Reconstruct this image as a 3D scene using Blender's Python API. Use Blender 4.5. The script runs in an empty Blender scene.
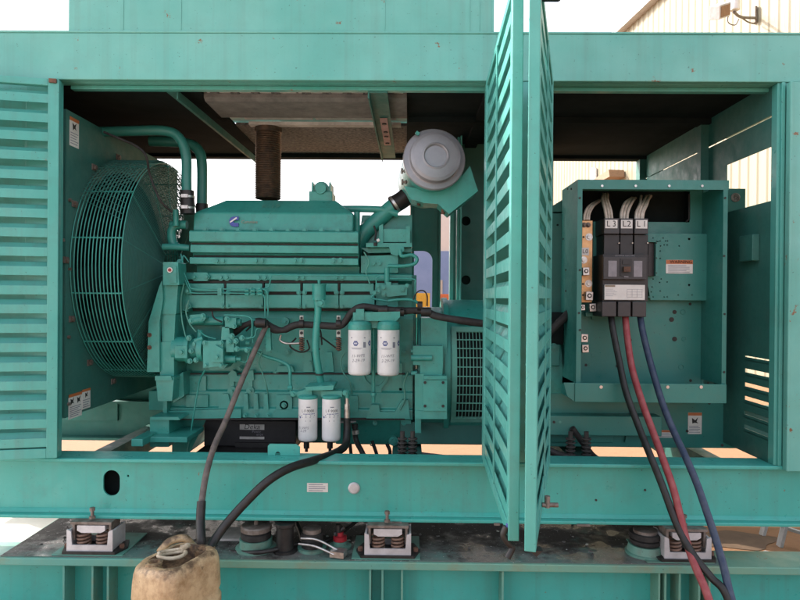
import bpy, math, random
from mathutils import Vector, Matrix
random.seed(7)
R = math.radians
scene = bpy.context.scene
COL = scene.collection

# ------------------------------------------------------------------ camera
cam_d = bpy.data.cameras.new('camera'); cam = bpy.data.objects.new('camera', cam_d)
COL.objects.link(cam); scene.camera = cam
FPX = 620.0
cam_d.sensor_width = 36; cam_d.lens = FPX / 800 * 36; cam_d.clip_end = 1000; cam_d.clip_start = 0.05
CAM = Vector((0, 0, 1.7))
ROT = Matrix.Rotation(R(.65), 3, 'Z') @ Matrix.Rotation(R(90 - .28), 3, 'X') @ Matrix.Rotation(R(.45), 3, 'Z')
cam.matrix_world = Matrix.Translation(CAM) @ ROT.to_4x4()

def ray(px, py): return ROT @ Vector(((px - 400) / FPX, -(py - 300) / FPX, -1))
def P(px, py, D):
    """world point where the line of sight meets the real plane Y = D (measuring aid)"""
    d = ray(px, py); return CAM + d * (D / d.y)
def PX(px, py, X):
    d = ray(px, py); return CAM + d * (X / d.x)
def PZ(px, py, Z):
    d = ray(px, py); return CAM + d * ((Z - 1.7) / d.z)

# ------------------------------------------------------------------ materials
MATS = {}
def newmat(name):
    m = bpy.data.materials.new(name); m.use_nodes = True
    nt = m.node_tree; b = nt.nodes['Principled BSDF']; return m, nt, b
def noise(nt, scale, detail=6, rough=.6, vec=None):
    n = nt.nodes.new('ShaderNodeTexNoise'); n.inputs['Scale'].default_value = scale
    n.inputs['Detail'].default_value = detail; n.inputs['Roughness'].default_value = rough
    if vec is not None: nt.links.new(vec, n.inputs['Vector'])
    return n.outputs['Fac']
def ramp(nt, fac, stops):
    r = nt.nodes.new('ShaderNodeValToRGB'); e = r.color_ramp.elements
    while len(e) < len(stops): e.new(.5)
    for i, (p, c) in enumerate(stops):
        e[i].position = p; e[i].color = c if len(c) == 4 else (*c, 1)
    nt.links.new(fac, r.inputs['Fac']); return r.outputs['Color']
def mix(nt, fac, a, b, mode='MIX'):
    m = nt.nodes.new('ShaderNodeMix'); m.data_type = 'RGBA'; m.blend_type = mode
    for k, v in ((0, fac), (6, a), (7, b)):
        if isinstance(v, (tuple, list)): m.inputs[k].default_value = (*v[:3], 1)
        elif isinstance(v, (int, float)): m.inputs[k].default_value = v
        else: nt.links.new(v, m.inputs[k])
    return m.outputs[2]
def bump(nt, b, h, strength=.2, dist=.002):
    n = nt.nodes.new('ShaderNodeBump'); n.inputs['Strength'].default_value = strength
    n.inputs['Distance'].default_value = dist
    nt.links.new(h, n.inputs['Height']); nt.links.new(n.outputs['Normal'], b.inputs['Normal'])
def coords(nt, sc=(1, 1, 1)):
    t = nt.nodes.new('ShaderNodeTexCoord'); mp = nt.nodes.new('ShaderNodeMapping')
    mp.inputs['Scale'].default_value = sc
    nt.links.new(t.outputs['Object'], mp.inputs['Vector']); return mp.outputs['Vector']

def paint(name, base, fade, dirt=(.10, .085, .06), rough=.42, wear=.0, grime=.35, metal=0, streak=.3, dark=(.02,.03,.025), chips=0, dent=0):
    m, nt, b = newmat(name)
    v = coords(nt)
    c = mix(nt, ramp(nt, noise(nt, 1.7, 5, .6, v), [(.35, (0,0,0)), (.68, (1,1,1))]), base, fade)
    # vertical run marks
    vs = coords(nt, (22, 22, .7))
    sfac = ramp(nt, noise(nt, 1.0, 4, .6, vs), [(.50, (0,0,0)), (.80, (streak,)*3)])
    c = mix(nt, sfac, c, dirt)
    # grime patches
    gf = ramp(nt, noise(nt, 6.5, 9, .72, v), [(.50, (0,0,0)), (.78, (grime,)*3)])
    c = mix(nt, gf, c, dirt)
    # tiny chips and specks
    sp = ramp(nt, noise(nt, 75, 3, .5, v), [(.70, (0,0,0)), (.74, (.55,)*3)])
    c = mix(nt, sp, c, dark)
    if chips:
        cf = ramp(nt, noise(nt, 34, 6, .75, v), [(.655, (0,0,0)), (.675, (chips,)*3)])
        c = mix(nt, cf, c, (.20,.24,.20))
    if wear:
        rf = ramp(nt, noise(nt, 9, 8, .7, v), [(.70 - wear, (0,0,0)), (.725 - wear, (1,1,1))])
        rc = mix(nt, noise(nt, 60, 4, .6, v), (.10,.045,.02), (.26,.15,.08))
        c = mix(nt, rf, c, rc)
    nt.links.new(c, b.inputs['Base Color'])
    rr = nt.nodes.new('ShaderNodeMapRange'); nt.links.new(noise(nt, 14, 6, .7, v), rr.inputs['Value'])
    rr.inputs['From Min'].default_value = .3; rr.inputs['From Max'].default_value = .7
    rr.inputs['To Min'].default_value = rough - .1; rr.inputs['To Max'].default_value = rough + .2
    nt.links.new(rr.outputs['Result'], b.inputs['Roughness'])
    b.inputs['Metallic'].default_value = metal
    bump(nt, b, noise(nt, 45, 6, .6, v), .16, .003)
    if dent:      # slight oil-canning of the sheet
        n1 = nt.nodes.new('ShaderNodeBump'); n1.inputs['Strength'].default_value = .5; n1.inputs['Distance'].default_value = dent
        nt.links.new(noise(nt, 2.2, 2, .5, v), n1.inputs['Height'])
        for n in nt.nodes:
            if n.type == 'BUMP' and n is not n1: nt.links.new(n1.outputs['Normal'], n.inputs['Normal'])
    MATS[name] = m; return m
def simple(name, c1, c2=None, rough=.6, metal=0, scale=20, bs=.15, bd=.002, spec=None, sss=0):
    m, nt, b = newmat(name); v = coords(nt)
    c2 = c2 or tuple(x * .75 for x in c1)
    c = mix(nt, ramp(nt, noise(nt, scale, 6, .65, v), [(.35, (0,0,0)), (.65, (1,1,1))]), c1, c2)
    nt.links.new(c, b.inputs['Base Color'])
    b.inputs['Roughness'].default_value = rough; b.inputs['Metallic'].default_value = metal
    bump(nt, b, noise(nt, scale * 3, 5, .6, v), bs, bd)
    if sss: b.inputs['Subsurface Weight'].default_value = sss
    MATS[name] = m; return m

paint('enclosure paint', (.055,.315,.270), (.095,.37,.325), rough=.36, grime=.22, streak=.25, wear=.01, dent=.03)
paint('beam paint', (.095,.36,.31), (.145,.42,.365), rough=.36, grime=.14, streak=.22, wear=.055, dent=.06)
paint('rail paint', (.042,.34,.29), (.065,.39,.335), rough=.34, grime=.25, streak=.25, wear=.022, dent=.015)
paint('engine paint', (.030,.265,.220), (.055,.335,.285), rough=.34, grime=.50, streak=.15, wear=.0, dirt=(.040,.065,.052), chips=.35)
paint('engine paint dusty', (.065,.28,.22), (.11,.33,.275), rough=.55, grime=.5, streak=.1, dirt=(.10,.09,.07))
paint('shaded inner paint', (.022,.125,.105), (.035,.155,.13), rough=.55, grime=.25, streak=.15, dirt=(.06,.06,.045))  # green darkened so the colour carries the shade inside the enclosure
paint('shaded cabinet paint', (.022,.175,.150), (.032,.205,.175), rough=.36, grime=.10, streak=.08)  # darker copy of the green, cabinet shade put into the colour
paint('deck paint', (.07,.25,.20), (.13,.24,.19), dirt=(.09,.075,.055), rough=.45, grime=.85, streak=.1, wear=.05)
paint('edge paint', (.09,.30,.25), (.17,.32,.22), dirt=(.22,.18,.10), rough=.45, grime=.75, streak=.1, wear=.03)
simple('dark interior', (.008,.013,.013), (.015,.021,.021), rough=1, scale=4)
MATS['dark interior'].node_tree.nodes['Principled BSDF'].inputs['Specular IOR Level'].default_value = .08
simple('black rubber', (.006,.006,.006), (.020,.019,.018), rough=.5, scale=22, bs=.3)
simple('dusty rubber', (.026,.025,.024), (.009,.009,.009), rough=.7, scale=25, bs=.4)
simple('hose grey brown', (.16,.13,.11), (.07,.06,.055), rough=.6, scale=18, bs=.3)
simple('black plastic', (.011,.011,.012), (.018,.017,.018), rough=.45, scale=30)
simple('breaker grey', (.026,.025,.027), (.035,.033,.035), rough=.42, scale=30)
simple('window grey', (.24,.23,.25), (.18,.17,.19), rough=.3, scale=30)
simple('red rubber', (.25,.030,.040), (.30,.075,.075), rough=.5, scale=26, bs=.25)
simple('blue rubber', (.014,.030,.075), (.04,.06,.10), rough=.5, scale=26, bs=.25)
simple('white wire', (.62,.56,.48), (.42,.37,.30), rough=.5, scale=30)
simple('filter white', (.74,.74,.74), (.62,.62,.61), rough=.32, scale=6, bs=.05)
simple('print blue', (.03,.06,.25), rough=.5); simple('print grey', (.22,.23,.28), rough=.6)
simple('print black', (.02,.02,.02), rough=.6); simple('pen ink', (.20,.20,.24), rough=.6)
simple('sticker white', (.70,.69,.66), (.58,.57,.54), rough=.45, scale=10, bs=.05)
simple('sticker orange', (.50,.16,.05), (.42,.12,.04), rough=.45, scale=10, bs=.05)
simple('logo blue', (.05,.08,.38), rough=.4); simple('logo white', (.75,.75,.75), rough=.4)
simple('faded red', (.28,.17,.12), (.20,.20,.14), rough=.6, scale=60)
simple('copper', (.60,.36,.18), (.48,.27,.13), rough=.38, metal=.75, scale=30)
simple('zinc', (.62,.60,.58), (.38,.36,.34), rough=.35, metal=.85, scale=30)
simple('galvanised', (.58,.58,.60), (.42,.42,.43), rough=.45, metal=.35, scale=12)
simple('cap grey', (.32,.32,.345), (.25,.25,.275), rough=.38, metal=.25, scale=5, bs=.06)
simple('old steel', (.25,.22,.20), (.12,.09,.07), rough=.6, metal=.5, scale=25)
simple('rust', (.16,.08,.05), (.09,.05,.035), rough=.85, scale=30, bs=.5)
simple('flex pipe', (.13,.085,.055), (.06,.045,.035), rough=.55, metal=.5, scale=22)
simple('liner tan', (.55,.53,.50), (.34,.32,.30), rough=.85, scale=9, bs=.4)
simple('liner brown', (.20,.19,.18), (.12,.115,.11), rough=.9, scale=12, bs=.5)
simple('liner dust', (.05,.048,.047), (.20,.19,.18), rough=.95, scale=45, bs=.6)
simple('spring rust', (.20,.12,.085), (.12,.075,.055), rough=.7, scale=40)
simple('red cap', (.35,.02,.03), rough=.4)
simple('pink primer', (.50,.28,.27), (.35,.22,.20), rough=.7, scale=25)
simple('cloth', (.55,.48,.36), (.34,.27,.18), rough=.95, scale=22, bs=.6, bd=.01)
simple('pale plate', (.50,.55,.50), (.3,.3,.27), rough=.5, scale=12)
simple('stain', (.10,.062,.038), (.16,.10,.06), rough=.8, scale=5)
simple('pale concrete', (.62,.58,.52), (.52,.48,.42), rough=.9, scale=2)
simple('blue wall', (.20,.27,.45), (.17,.24,.41), rough=.8, scale=.6)
simple('cream wall', (.66,.58,.53), (.60,.53,.48), rough=.8, scale=.4)
simple('beige door', (.50,.44,.38), rough=.7)
simple('yellow box', (.65,.38,.04), rough=.6); simple('orange box', (.62,.16,.06), rough=.6)
simple('brown trim', (.28,.17,.10), rough=.7)
simple('strap blue', (.12,.14,.45), rough=.6)
simple('dark tread', (.03,.03,.03), (.05,.045,.04), rough=.9)

# yellow corrugated cladding, a little stained
m, nt, b = newmat('yellow cladding'); v = coords(nt)
c = mix(nt, noise(nt, .5, 5, .6, v), (.27,.25,.165), (.235,.22,.145))
vs = coords(nt, (5, 5, .15)); c = mix(nt, ramp(nt, noise(nt, 1, 4, .6, vs), [(.5, (0,0,0)), (.8, (.35,)*3)]), c, (.18,.15,.08))
nt.links.new(c, b.inputs['Base Color']); b.inputs['Roughness'].default_value = .55; MATS['yellow cladding'] = m
# yellowed jerrycan plastic with oil stains
m, nt, b = newmat('can plastic'); v = coords(nt)
c = mix(nt, noise(nt, 5, 4, .6, v), (.50,.345,.185), (.56,.42,.25))
c = mix(nt, ramp(nt, noise(nt, 11, 9, .75, v), [(.44, (0,0,0)), (.66, (.85,)*3)]), c, (.24,.14,.06))
c = mix(nt, ramp(nt, noise(nt, 26, 5, .7, v), [(.62, (0,0,0)), (.70, (.7,)*3)]), c, (.10,.06,.03))
vs = coords(nt, (30, 30, 1.5)); c = mix(nt, ramp(nt, noise(nt, 1, 4, .6, vs), [(.50, (0,0,0)), (.75, (.55,)*3)]), c, (.32,.19,.09))
sx = nt.nodes.new('ShaderNodeSeparateXYZ'); nt.links.new(v, sx.inputs[0])        # oil spilt round the filler on top
mr = nt.nodes.new('ShaderNodeMapRange'); nt.links.new(sx.outputs['Z'], mr.inputs['Value'])
mr.inputs['From Min'].default_value = .49; mr.inputs['From Max'].default_value = .56; mr.inputs['To Min'].default_value = -.22; mr.inputs['To Max'].default_value = .05
ad = nt.nodes.new('ShaderNodeMath'); nt.links.new(noise(nt, 14, 8, .7, v), ad.inputs[0]); nt.links.new(mr.outputs['Result'], ad.inputs[1])
c = mix(nt, ramp(nt, ad.outputs[0], [(.44, (0,0,0)), (.60, (.9,)*3)]), c, (.085,.05,.028))
nt.links.new(c, b.inputs['Base Color']); b.inputs['Roughness'].default_value = .5
b.inputs['Subsurface Weight'].default_value = .12; b.inputs['Subsurface Radius'].default_value = (.03,.015,.008)
bump(nt, b, noise(nt, 16, 7, .7, v), .35, .006); MATS['can plastic'] = m
m, nt, b = newmat('can dirt'); v = coords(nt)
c = mix(nt, ramp(nt, noise(nt, 22, 8, .75, v), [(.42, (0,0,0)), (.62, (1,1,1))]), (.055,.035,.022), (.30,.19,.10))
nt.links.new(c, b.inputs['Base Color']); b.inputs['Roughness'].default_value = .6
bump(nt, b, noise(nt, 40, 7, .7, v), .6, .01); MATS['can dirt'] = m
# dirty deck plate: paint, mud, oil, scattered flakes and painted shade
m, nt, b = newmat('deck dirt and shade'); v = coords(nt)
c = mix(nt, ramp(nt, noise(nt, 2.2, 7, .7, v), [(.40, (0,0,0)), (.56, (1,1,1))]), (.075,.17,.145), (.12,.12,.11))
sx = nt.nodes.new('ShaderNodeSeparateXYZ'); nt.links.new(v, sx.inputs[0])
mr = nt.nodes.new('ShaderNodeMapRange'); nt.links.new(sx.outputs['Y'], mr.inputs['Value'])   # mud plus painted enclosure shade, darker inward from the wiped edge
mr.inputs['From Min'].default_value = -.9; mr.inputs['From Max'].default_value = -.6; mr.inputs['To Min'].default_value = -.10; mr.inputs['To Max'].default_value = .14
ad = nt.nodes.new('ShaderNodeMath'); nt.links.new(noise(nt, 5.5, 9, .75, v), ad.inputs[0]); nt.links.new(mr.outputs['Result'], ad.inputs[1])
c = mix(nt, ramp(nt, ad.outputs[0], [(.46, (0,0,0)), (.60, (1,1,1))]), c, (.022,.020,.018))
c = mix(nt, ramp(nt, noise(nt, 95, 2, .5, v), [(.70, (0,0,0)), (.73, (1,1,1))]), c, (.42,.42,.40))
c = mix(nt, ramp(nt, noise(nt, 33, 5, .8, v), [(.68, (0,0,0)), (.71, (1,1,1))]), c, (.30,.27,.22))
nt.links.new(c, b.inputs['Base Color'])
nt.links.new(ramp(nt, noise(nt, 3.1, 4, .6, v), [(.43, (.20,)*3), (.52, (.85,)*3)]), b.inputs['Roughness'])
bump(nt, b, noise(nt, 60, 8, .75, v), .5, .01); MATS['deck dirt and shade'] = m
# sandy concrete yard
m, nt, b = newmat('yard ground'); v = coords(nt)
c = mix(nt, noise(nt, .6, 8, .65, v), (.25,.125,.055), (.31,.165,.085))
c = mix(nt, ramp(nt, noise(nt, 7, 9, .75, v), [(.5, (0,0,0)), (.75, (.5,)*3)]), c, (.17,.09,.045))
c = mix(nt, ramp(nt, noise(nt, 45, 3, .6, v), [(.66, (0,0,0)), (.72, (.5,)*3)]), c, (.18,.14,.11))
nt.links.new(c, b.inputs['Base Color']); b.inputs['Roughness'].default_value = .9
bump(nt, b, noise(nt, 30, 9, .7, v), .5, .01); MATS['yard ground'] = m

# ------------------------------------------------------------------ mesh builder
_txt = {}
def text_geo(s, shear=0):
    k = (s, shear)
    if k not in _txt:
        cu = bpy.data.curves.new('t', 'FONT'); cu.body = s; cu.align_x = 'CENTER'; cu.align_y = 'CENTER'
        cu.size = 1; cu.shear = shear; cu.resolution_u = 3
        o = bpy.data.objects.new('t', cu); COL.objects.link(o)
        dg = bpy.context.evaluated_depsgraph_get()
        me = bpy.data.meshes.new_from_object(o.evaluated_get(dg))
        _txt[k] = ([tuple(v.co) for v in me.vertices], [tuple(p.vertices) for p in me.polygons])
        bpy.data.objects.remove(o); bpy.data.curves.remove(cu); bpy.data.meshes.remove(me)
    return _txt[k]

def catmull(pts, n=8):
    pts = [Vector(p) for p in pts]
    if len(pts) < 3: return pts
    a = [pts[0] * 2 - pts[1]] + pts + [pts[-1] * 2 - pts[-2]]; out = []
    for i in range(1, len(a) - 2):
        p0, p1, p2, p3 = a[i-1:i+3]
        for k in range(n):
            t = k / n
            out.append(.5 * ((2*p1) + (p2-p0)*t + (2*p0-5*p1+4*p2-p3)*t*t + (3*p1-p0-3*p2+p3)*t**3))
    out.append(pts[-1]); return out

class MB:
    def __init__(s): s.v = []; s.f = []; s.m = []; s.sm = []
    def add(s, vs, fs, m=0, smooth=False):
        o = len(s.v); s.v += [Vector(v) for v in vs]
        for f in fs: s.f.append([o + i for i in f]); s.m.append(m); s.sm.append(smooth)
    def box(s, x0, x1, y0, y1, z0, z1, m=0):
        x0, x1 = min(x0, x1), max(x0, x1); y0, y1 = min(y0, y1), max(y0, y1); z0, z1 = min(z0, z1), max(z0, z1)
        s.add([(x0,y0,z0),(x1,y0,z0),(x1,y1,z0),(x0,y1,z0),(x0,y0,z1),(x1,y0,z1),(x1,y1,z1),(x0,y1,z1)],
              [(0,3,2,1),(4,5,6,7),(0,1,5,4),(1,2,6,5),(2,3,7,6),(3,0,4,7)], m)
    def obox(s, M, sx, sy, sz, m=0):
        vs = [M @ Vector((a*sx/2, b_*sy/2, c*sz/2)) for c in (-1,1) for b_ in (-1,1) for a in (-1,1)]
        s.add(vs, [(0,2,3,1),(4,5,7,6),(0,1,5,4),(1,3,7,5),(3,2,6,7),(2,0,4,6)], m)
    def pbox(s, x0, y0, x1, y1, D0, D1, m=0):
        c = P((x0+x1)/2, (y0+y1)/2, D0); k = D0 / FPX
        w = (x1-x0)*k/2; h = (y1-y0)*k/2
        s.box(c.x-w, c.x+w, D0, D1, c.z-h, c.z+h, m); return c
    def prism(s, pts, axis, a, b, m=0, smooth=False):
        n = len(pts)
        def mk(p, t):
            return (t, p[0], p[1]) if axis == 'x' else ((p[0], t, p[1]) if axis == 'y' else (p[0], p[1], t))
        vs = [mk(p, a) for p in pts] + [mk(p, b) for p in pts]
        s.add(vs, [tuple(range(n)), tuple(range(2*n-1, n-1, -1))], m)
        s.add(vs, [(i, (i+1) % n, n+(i+1) % n, n+i) for i in range(n)], m, smooth)
    def pprism(s, pxs, D0, D1, m=0):
        """outline in the facade direction at depth D0, pushed straight back to D1"""
        s.prism([(P(x, y, D0).x, P(x, y, D0).z) for x, y in pxs], 'y', D0, D1, m)
    def cyl(s, p0, p1, r0, r1=None, n=20, m=0, caps=True, smooth=True):
        r1 = r0 if r1 is None else r1
        p0, p1 = Vector(p0), Vector(p1); d = (p1-p0).normalized()
        u = d.orthogonal().normalized(); w = d.cross(u)
        vs = []
        for p, r in ((p0, r0), (p1, r1)):
            for i in range(n):
                a = 2*math.pi*i/n; vs.append(p + (u*math.cos(a) + w*math.sin(a))*r)
        s.add(vs, [(i, (i+1) % n, n+(i+1) % n, n+i) for i in range(n)], m, smooth)
        if caps: s.add(vs, [tuple(range(n-1, -1, -1)), tuple(range(n, 2*n))], m)
    def lathe(s, o, axis, prof, n=32, m=0, caps=True):
        """prof: list of (radius, height along axis[, material])"""
        o = Vector(o); d = Vector(axis).normalized(); u = d.orthogonal().normalized(); w = d.cross(u)
        for j in range(len(prof)-1):
            a, b_ = prof[j], prof[j+1]; mm = b_[2] if len(b_) > 2 else m
            vs = []
            for r, h in ((a[0], a[1]), (b_[0], b_[1])):
                for i in range(n):
                    t = 2*math.pi*i/n; vs.append(o + d*h + (u*math.cos(t)+w*math.sin(t))*max(r, 1e-5))
            s.add(vs, [(i, (i+1) % n, n+(i+1) % n, n+i) for i in range(n)], mm, abs(b_[1]-a[1]) > 1e-5)
    def tube(s, pts, r, n=10, m=0, seg=8, curve=True, caps=True):
        ps = catmull(pts, seg) if curve else [Vector(p) for p in pts]
        N = len(ps); rs = r if callable(r) else (lambda t: r)
        t0 = (ps[1]-ps[0]).normalized(); u = t0.orthogonal().normalized(); vs = []
        for i, p in enumerate(ps):
            t = (ps[min(i+1, N-1)]-ps[max(i-1, 0)]).normalized()
            u = (u - t*u.dot(t)).normalized(); w = t.cross(u); rr = rs(i/(N-1))
            for k in range(n):
                a = 2*math.pi*k/n; vs.append(p + (u*math.cos(a)+w*math.sin(a))*rr)
        fs = [(i*n+k, i*n+(k+1) % n, (i+1)*n+(k+1) % n, (i+1)*n+k) for i in range(N-1) for k in range(n)]
        s.add(vs, fs, m, True)
        if caps: s.add(vs, [tuple(range(n-1, -1, -1)), tuple(range((N-1)*n, N*n))], m)
    def ring(s, c, axis, Rr, r, n=56, k=5, m=0, arc=(0, 2*math.pi)):
        c = Vector(c); d = Vector(axis).normalized(); u = d.orthogonal().normalized(); w = d.cross(u)
        vs = []
        for i in range(n):
            t = 2*math.pi*i/n; q = u*math.cos(t)+w*math.sin(t)
            for j in range(k):
                a = 2*math.pi*j/k; vs.append(c + q*(Rr+r*math.cos(a)) + d*(r*math.sin(a)))
        s.add(vs, [(i*k+j, ((i+1) % n)*k+j, ((i+1) % n)*k+(j+1) % k, i*k+(j+1) % k) for i in range(n) for j in range(k)], m, True)
    def bolt(s, px, py, D, r=.012, h=.016, m=0, washer=True):
        r *= 1.2
        p = P(px, py, D)
        if washer: s.cyl(p, p+Vector((0,-.003,0)), r*1.6, n=12, m=m)
        s.cyl(p, p+Vector((0,-h,0)), r, r*.93, n=6, m=m, smooth=False)
    def text(s, txt, size, fn, m=0, shear=0):
        vs, fs = text_geo(txt, shear)
        s.add([fn(v[0]*size, v[1]*size) for v in vs], fs, m)
    SPLIT = {'plug': 'plug', 'cast_pads': 'cast_pad', 'flange_bolts': 'bolt', 'case_bolts': 'bolt', 'wire': 'wire', 'small_pipe': 'small_pipe', 'unions': 'union_nut',
             'loom_wrap': 'loom_wrap', 'bolts': 'bolt', 'knockouts': 'knockout', 'crankcase_ribs': 'casting_rib', 'groove_shade': 'groove_shade', 'fuel_pump': 'fuel_pump', 'hole': 'hole', 'vent_opening': 'vent_opening', 'drain_plug': 'drain_plug', 'drain_cock': 'drain_cock', 'clamp_bolt': 'clamp_bolt'}
    def build(s, name, mats, parent=None, org=None, bev=0):
        if name in s.SPLIT:
            out = [q.build1(s.SPLIT[name], mats, parent, org, bev) for q in s.pieces()]
            return out[0]
        return s.build1(name, mats, parent, org, bev)
    def pieces(s):
        # connected pieces, merged where they touch
        par = list(range(len(s.v)))
        def find(a):
            while par[a] != a: par[a] = par[par[a]]; a = par[a]
            return a
        for f in s.f:
            for i in f[1:]: par[find(i)] = find(f[0])
        comp = {}
        for k, f in enumerate(s.f): comp.setdefault(find(f[0]), []).append(k)
        gs = []
        for fs in comp.values():
            vs = [s.v[i] for k in fs for i in s.f[k]]
            gs.append([fs, [min(v[j] for v in vs)-.002 for j in range(3)], [max(v[j] for v in vs)+.002 for j in range(3)]])
        done = False
        while not done:
            done = True
            for i in range(len(gs)):
                for j in range(i+1, len(gs)):
                    a, b = gs[i], gs[j]
                    if all(a[1][t] <= b[2][t] and b[1][t] <= a[2][t] for t in range(3)):
                        gs[i] = [a[0]+b[0], [min(x, y) for x, y in zip(a[1], b[1])], [max(x, y) for x, y in zip(a[2], b[2])]]
                        del gs[j]; done = False; break
                if not done: break
        out = []
        for fs, _, _ in gs:
            q = MB(); mp = {}
            for k in sorted(fs):
                for i in s.f[k]:
                    if i not in mp: mp[i] = len(q.v); q.v.append(s.v[i])
                q.f.append([mp[i] for i in s.f[k]]); q.m.append(s.m[k]); q.sm.append(s.sm[k])
            out.append(q)
        return out
    def build1(s, name, mats, parent=None, org=None, bev=0):
        org = Vector(org) if org is not None else (Vector(parent['_o']) if parent is not None and '_o' in parent else Vector((0,0,0)))
        me = bpy.data.meshes.new(name)
        me.from_pydata([tuple(v-org) for v in s.v], [], s.f)
        if isinstance(mats, str): mats = [mats]
        for k in mats: me.materials.append(MATS[k])
        me.polygons.foreach_set('material_index', s.m); me.polygons.foreach_set('use_smooth', s.sm)
        me.update()
        o = bpy.data.objects.new(name, me); COL.objects.link(o)
        if parent is not None:
            o.parent = parent; o['_o'] = list(org)
        else: o.location = org; o['_o'] = list(org)
        if bev:
            b_ = o.modifiers.new('edge', 'BEVEL'); b_.width = bev; b_.segments = 2; b_.limit_method = 'ANGLE'; b_.angle_limit = R(40)
        return o

def thing(name, label, cat, loc, group=None):
    o = bpy.data.objects.new(name, None); COL.objects.link(o); o.location = loc; o['_o'] = list(loc)
    o.empty_display_size = .1
    o['label'] = label; o['category'] = cat
    if group: o['group'] = group
    return o
def tag(o, label, cat, group=None, kind=None):
    if label: o['label'] = label; o['category'] = cat
    if group: o['group'] = group
    if kind: o['kind'] = kind
    return o
def copy_thing(o, loc, label):
    def cp(x, par):
        c = x.copy(); COL.objects.link(c); c.parent = par
        for ch in list(x.children): cp(ch, c)
        return c
    c = cp(o, None); c.location = loc; c['label'] = label; c['_o'] = list(loc); return c
def plate_holes(mb, outer, holes, conv, th, m=0):
    """2D outline with holes -> solid plate. conv(u, v, w) gives the world point, w is the thickness direction"""
    cu = bpy.data.curves.new('p', 'CURVE'); cu.dimensions = '2D'; cu.fill_mode = 'BOTH'; cu.extrude = th/2
    for loop in [outer]+holes:
        sp = cu.splines.new('POLY'); sp.points.add(len(loop)-1)
        for i, q in enumerate(loop): sp.points[i].co = (q[0], q[1], 0, 1)
        sp.use_cyclic_u = True
    o = bpy.data.objects.new('p', cu); COL.objects.link(o)
    me = bpy.data.meshes.new_from_object(o.evaluated_get(bpy.context.evaluated_depsgraph_get()))
    mb.add([conv(*v.co) for v in me.vertices], [tuple(p.vertices) for p in me.polygons], m)
    bpy.data.objects.remove(o); bpy.data.curves.remove(cu); bpy.data.meshes.remove(me)
def circle(cx, cy, r, n=20, sy=1): return [(cx+r*math.cos(2*math.pi*i/n), cy+r*sy*math.sin(2*math.pi*i/n)) for i in range(n)]
def oval(cx, cy, r, h, n=12):
    out = []
    for i in range(n+1): a = math.pi*i/n; out.append((cx+r*math.cos(a), cy+h/2+r*math.sin(a)))
    for i in range(n+1): a = math.pi+math.pi*i/n; out.append((cx+r*math.cos(a), cy-h/2+r*math.sin(a)))
    return out

def sticker(parent, name, px0, py0, px1, py1, D, kind='warn', lines=5, pict=False, title=None, label=None):
    """printed sticker on a surface facing the viewer"""
    c = P((px0+px1)/2, (py0+py1)/2, D); k = D/FPX; w = (px1-px0)*k; h = (py1-py0)*k
    mb = MB(); mb.box(c.x-w/2, c.x+w/2, D-.002, D, c.z-h/2, c.z+h/2, 0)
    y = D-.003; top = c.z+h/2; hh = 0
    if kind == 'warn':
        hh = h*(.14 if h > w else .30)
        mb.box(c.x-w/2+.0005, c.x+w/2-.0005, y, D-.001, top-hh, top-.0005, 1)
    for dd in ((0, .0007) if title else ()): mb.text(title, hh*1.0, lambda u, v: (c.x+u*1.12+w*.05+dd, y-.0008, top-hh/2+v), 2)
    z0 = top-hh-h*.06
    if pict:
        mb.prism([(c.x-w*.22, z0-h*.05), (c.x+w*.02, z0-h*.16), (c.x+w*.22, z0-h*.02), (c.x+w*.12, z0-h*.22),
                  (c.x+w*.26, z0-h*.30), (c.x-w*.02, z0-h*.27), (c.x-w*.20, z0-h*.31)], 'y', y, D-.001, 2)
        z0 -= h*.40
    rem = z0-(c.z-h/2)-h*.05
    for i in range(lines):
        zz = z0-rem*(i+.5)/lines; ww = w*(.40 if i % 3 else .34)
        mb.box(c.x-w*.42, c.x-w*.42+ww*2, y+.0004, D-.001, zz-rem*.14/lines*1.2, zz+rem*.14/lines*1.2, 3)
    o = mb.build(name, ['sticker white', 'sticker orange', 'print black', 'print grey'], parent)
    if label: o['label'] = label
    return o
# ------------------------------------------------------------------ main dimensions
F = 3.2                     # facade plane
XL, XR = P(63, 280, 3.24).x, P(772, 280, 3.24).x       # sides of the two openings
ZB0, ZB1 = 2.815, 3.06      # top beam
RT, RB = .848, .535         # skid rail top and bottom
BACK = 5.04
DECK = .368

# ------------------------------------------------------------------ world, sun, sky
SUN_EL, SUN_DIR = 36, Vector((-1, .60, 0)).normalized()
az = math.atan2(SUN_DIR.x, SUN_DIR.y)
w = bpy.data.worlds.new('World'); scene.world = w; w.use_nodes = True
nt = w.node_tree; bg = nt.nodes['Background']
sky = nt.nodes.new('ShaderNodeTexSky'); sky.sky_type = 'NISHITA'; sky.sun_disc = False
sky.sun_elevation = R(SUN_EL); sky.sun_rotation = az; sky.dust_density = 3.5; sky.air_density = 1.0; sky.ozone_density = 1.0
hs = nt.nodes.new('ShaderNodeHueSaturation'); hs.inputs['Saturation'].default_value = .38
nt.links.new(sky.outputs['Color'], hs.inputs['Color'])
nt.links.new(mix(nt, 1.0, hs.outputs['Color'], (1.04, .99, 1.01), 'MULTIPLY'), bg.inputs['Color']); bg.inputs['Strength'].default_value = .15
sd = bpy.data.lights.new('sun', 'SUN'); sd.energy = 2.0; sd.angle = R(.55); sd.color = (1, .93, .84)
so = bpy.data.objects.new('sun', sd); COL.objects.link(so)
dv = SUN_DIR*math.cos(R(SUN_EL)) + Vector((0, 0, math.sin(R(SUN_EL))))
so.rotation_euler = dv.to_track_quat('Z', 'Y').to_euler(); so.location = (-5, 5, 8)
scene.view_settings.view_transform = 'Standard'; scene.view_settings.look = 'None'
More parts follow.
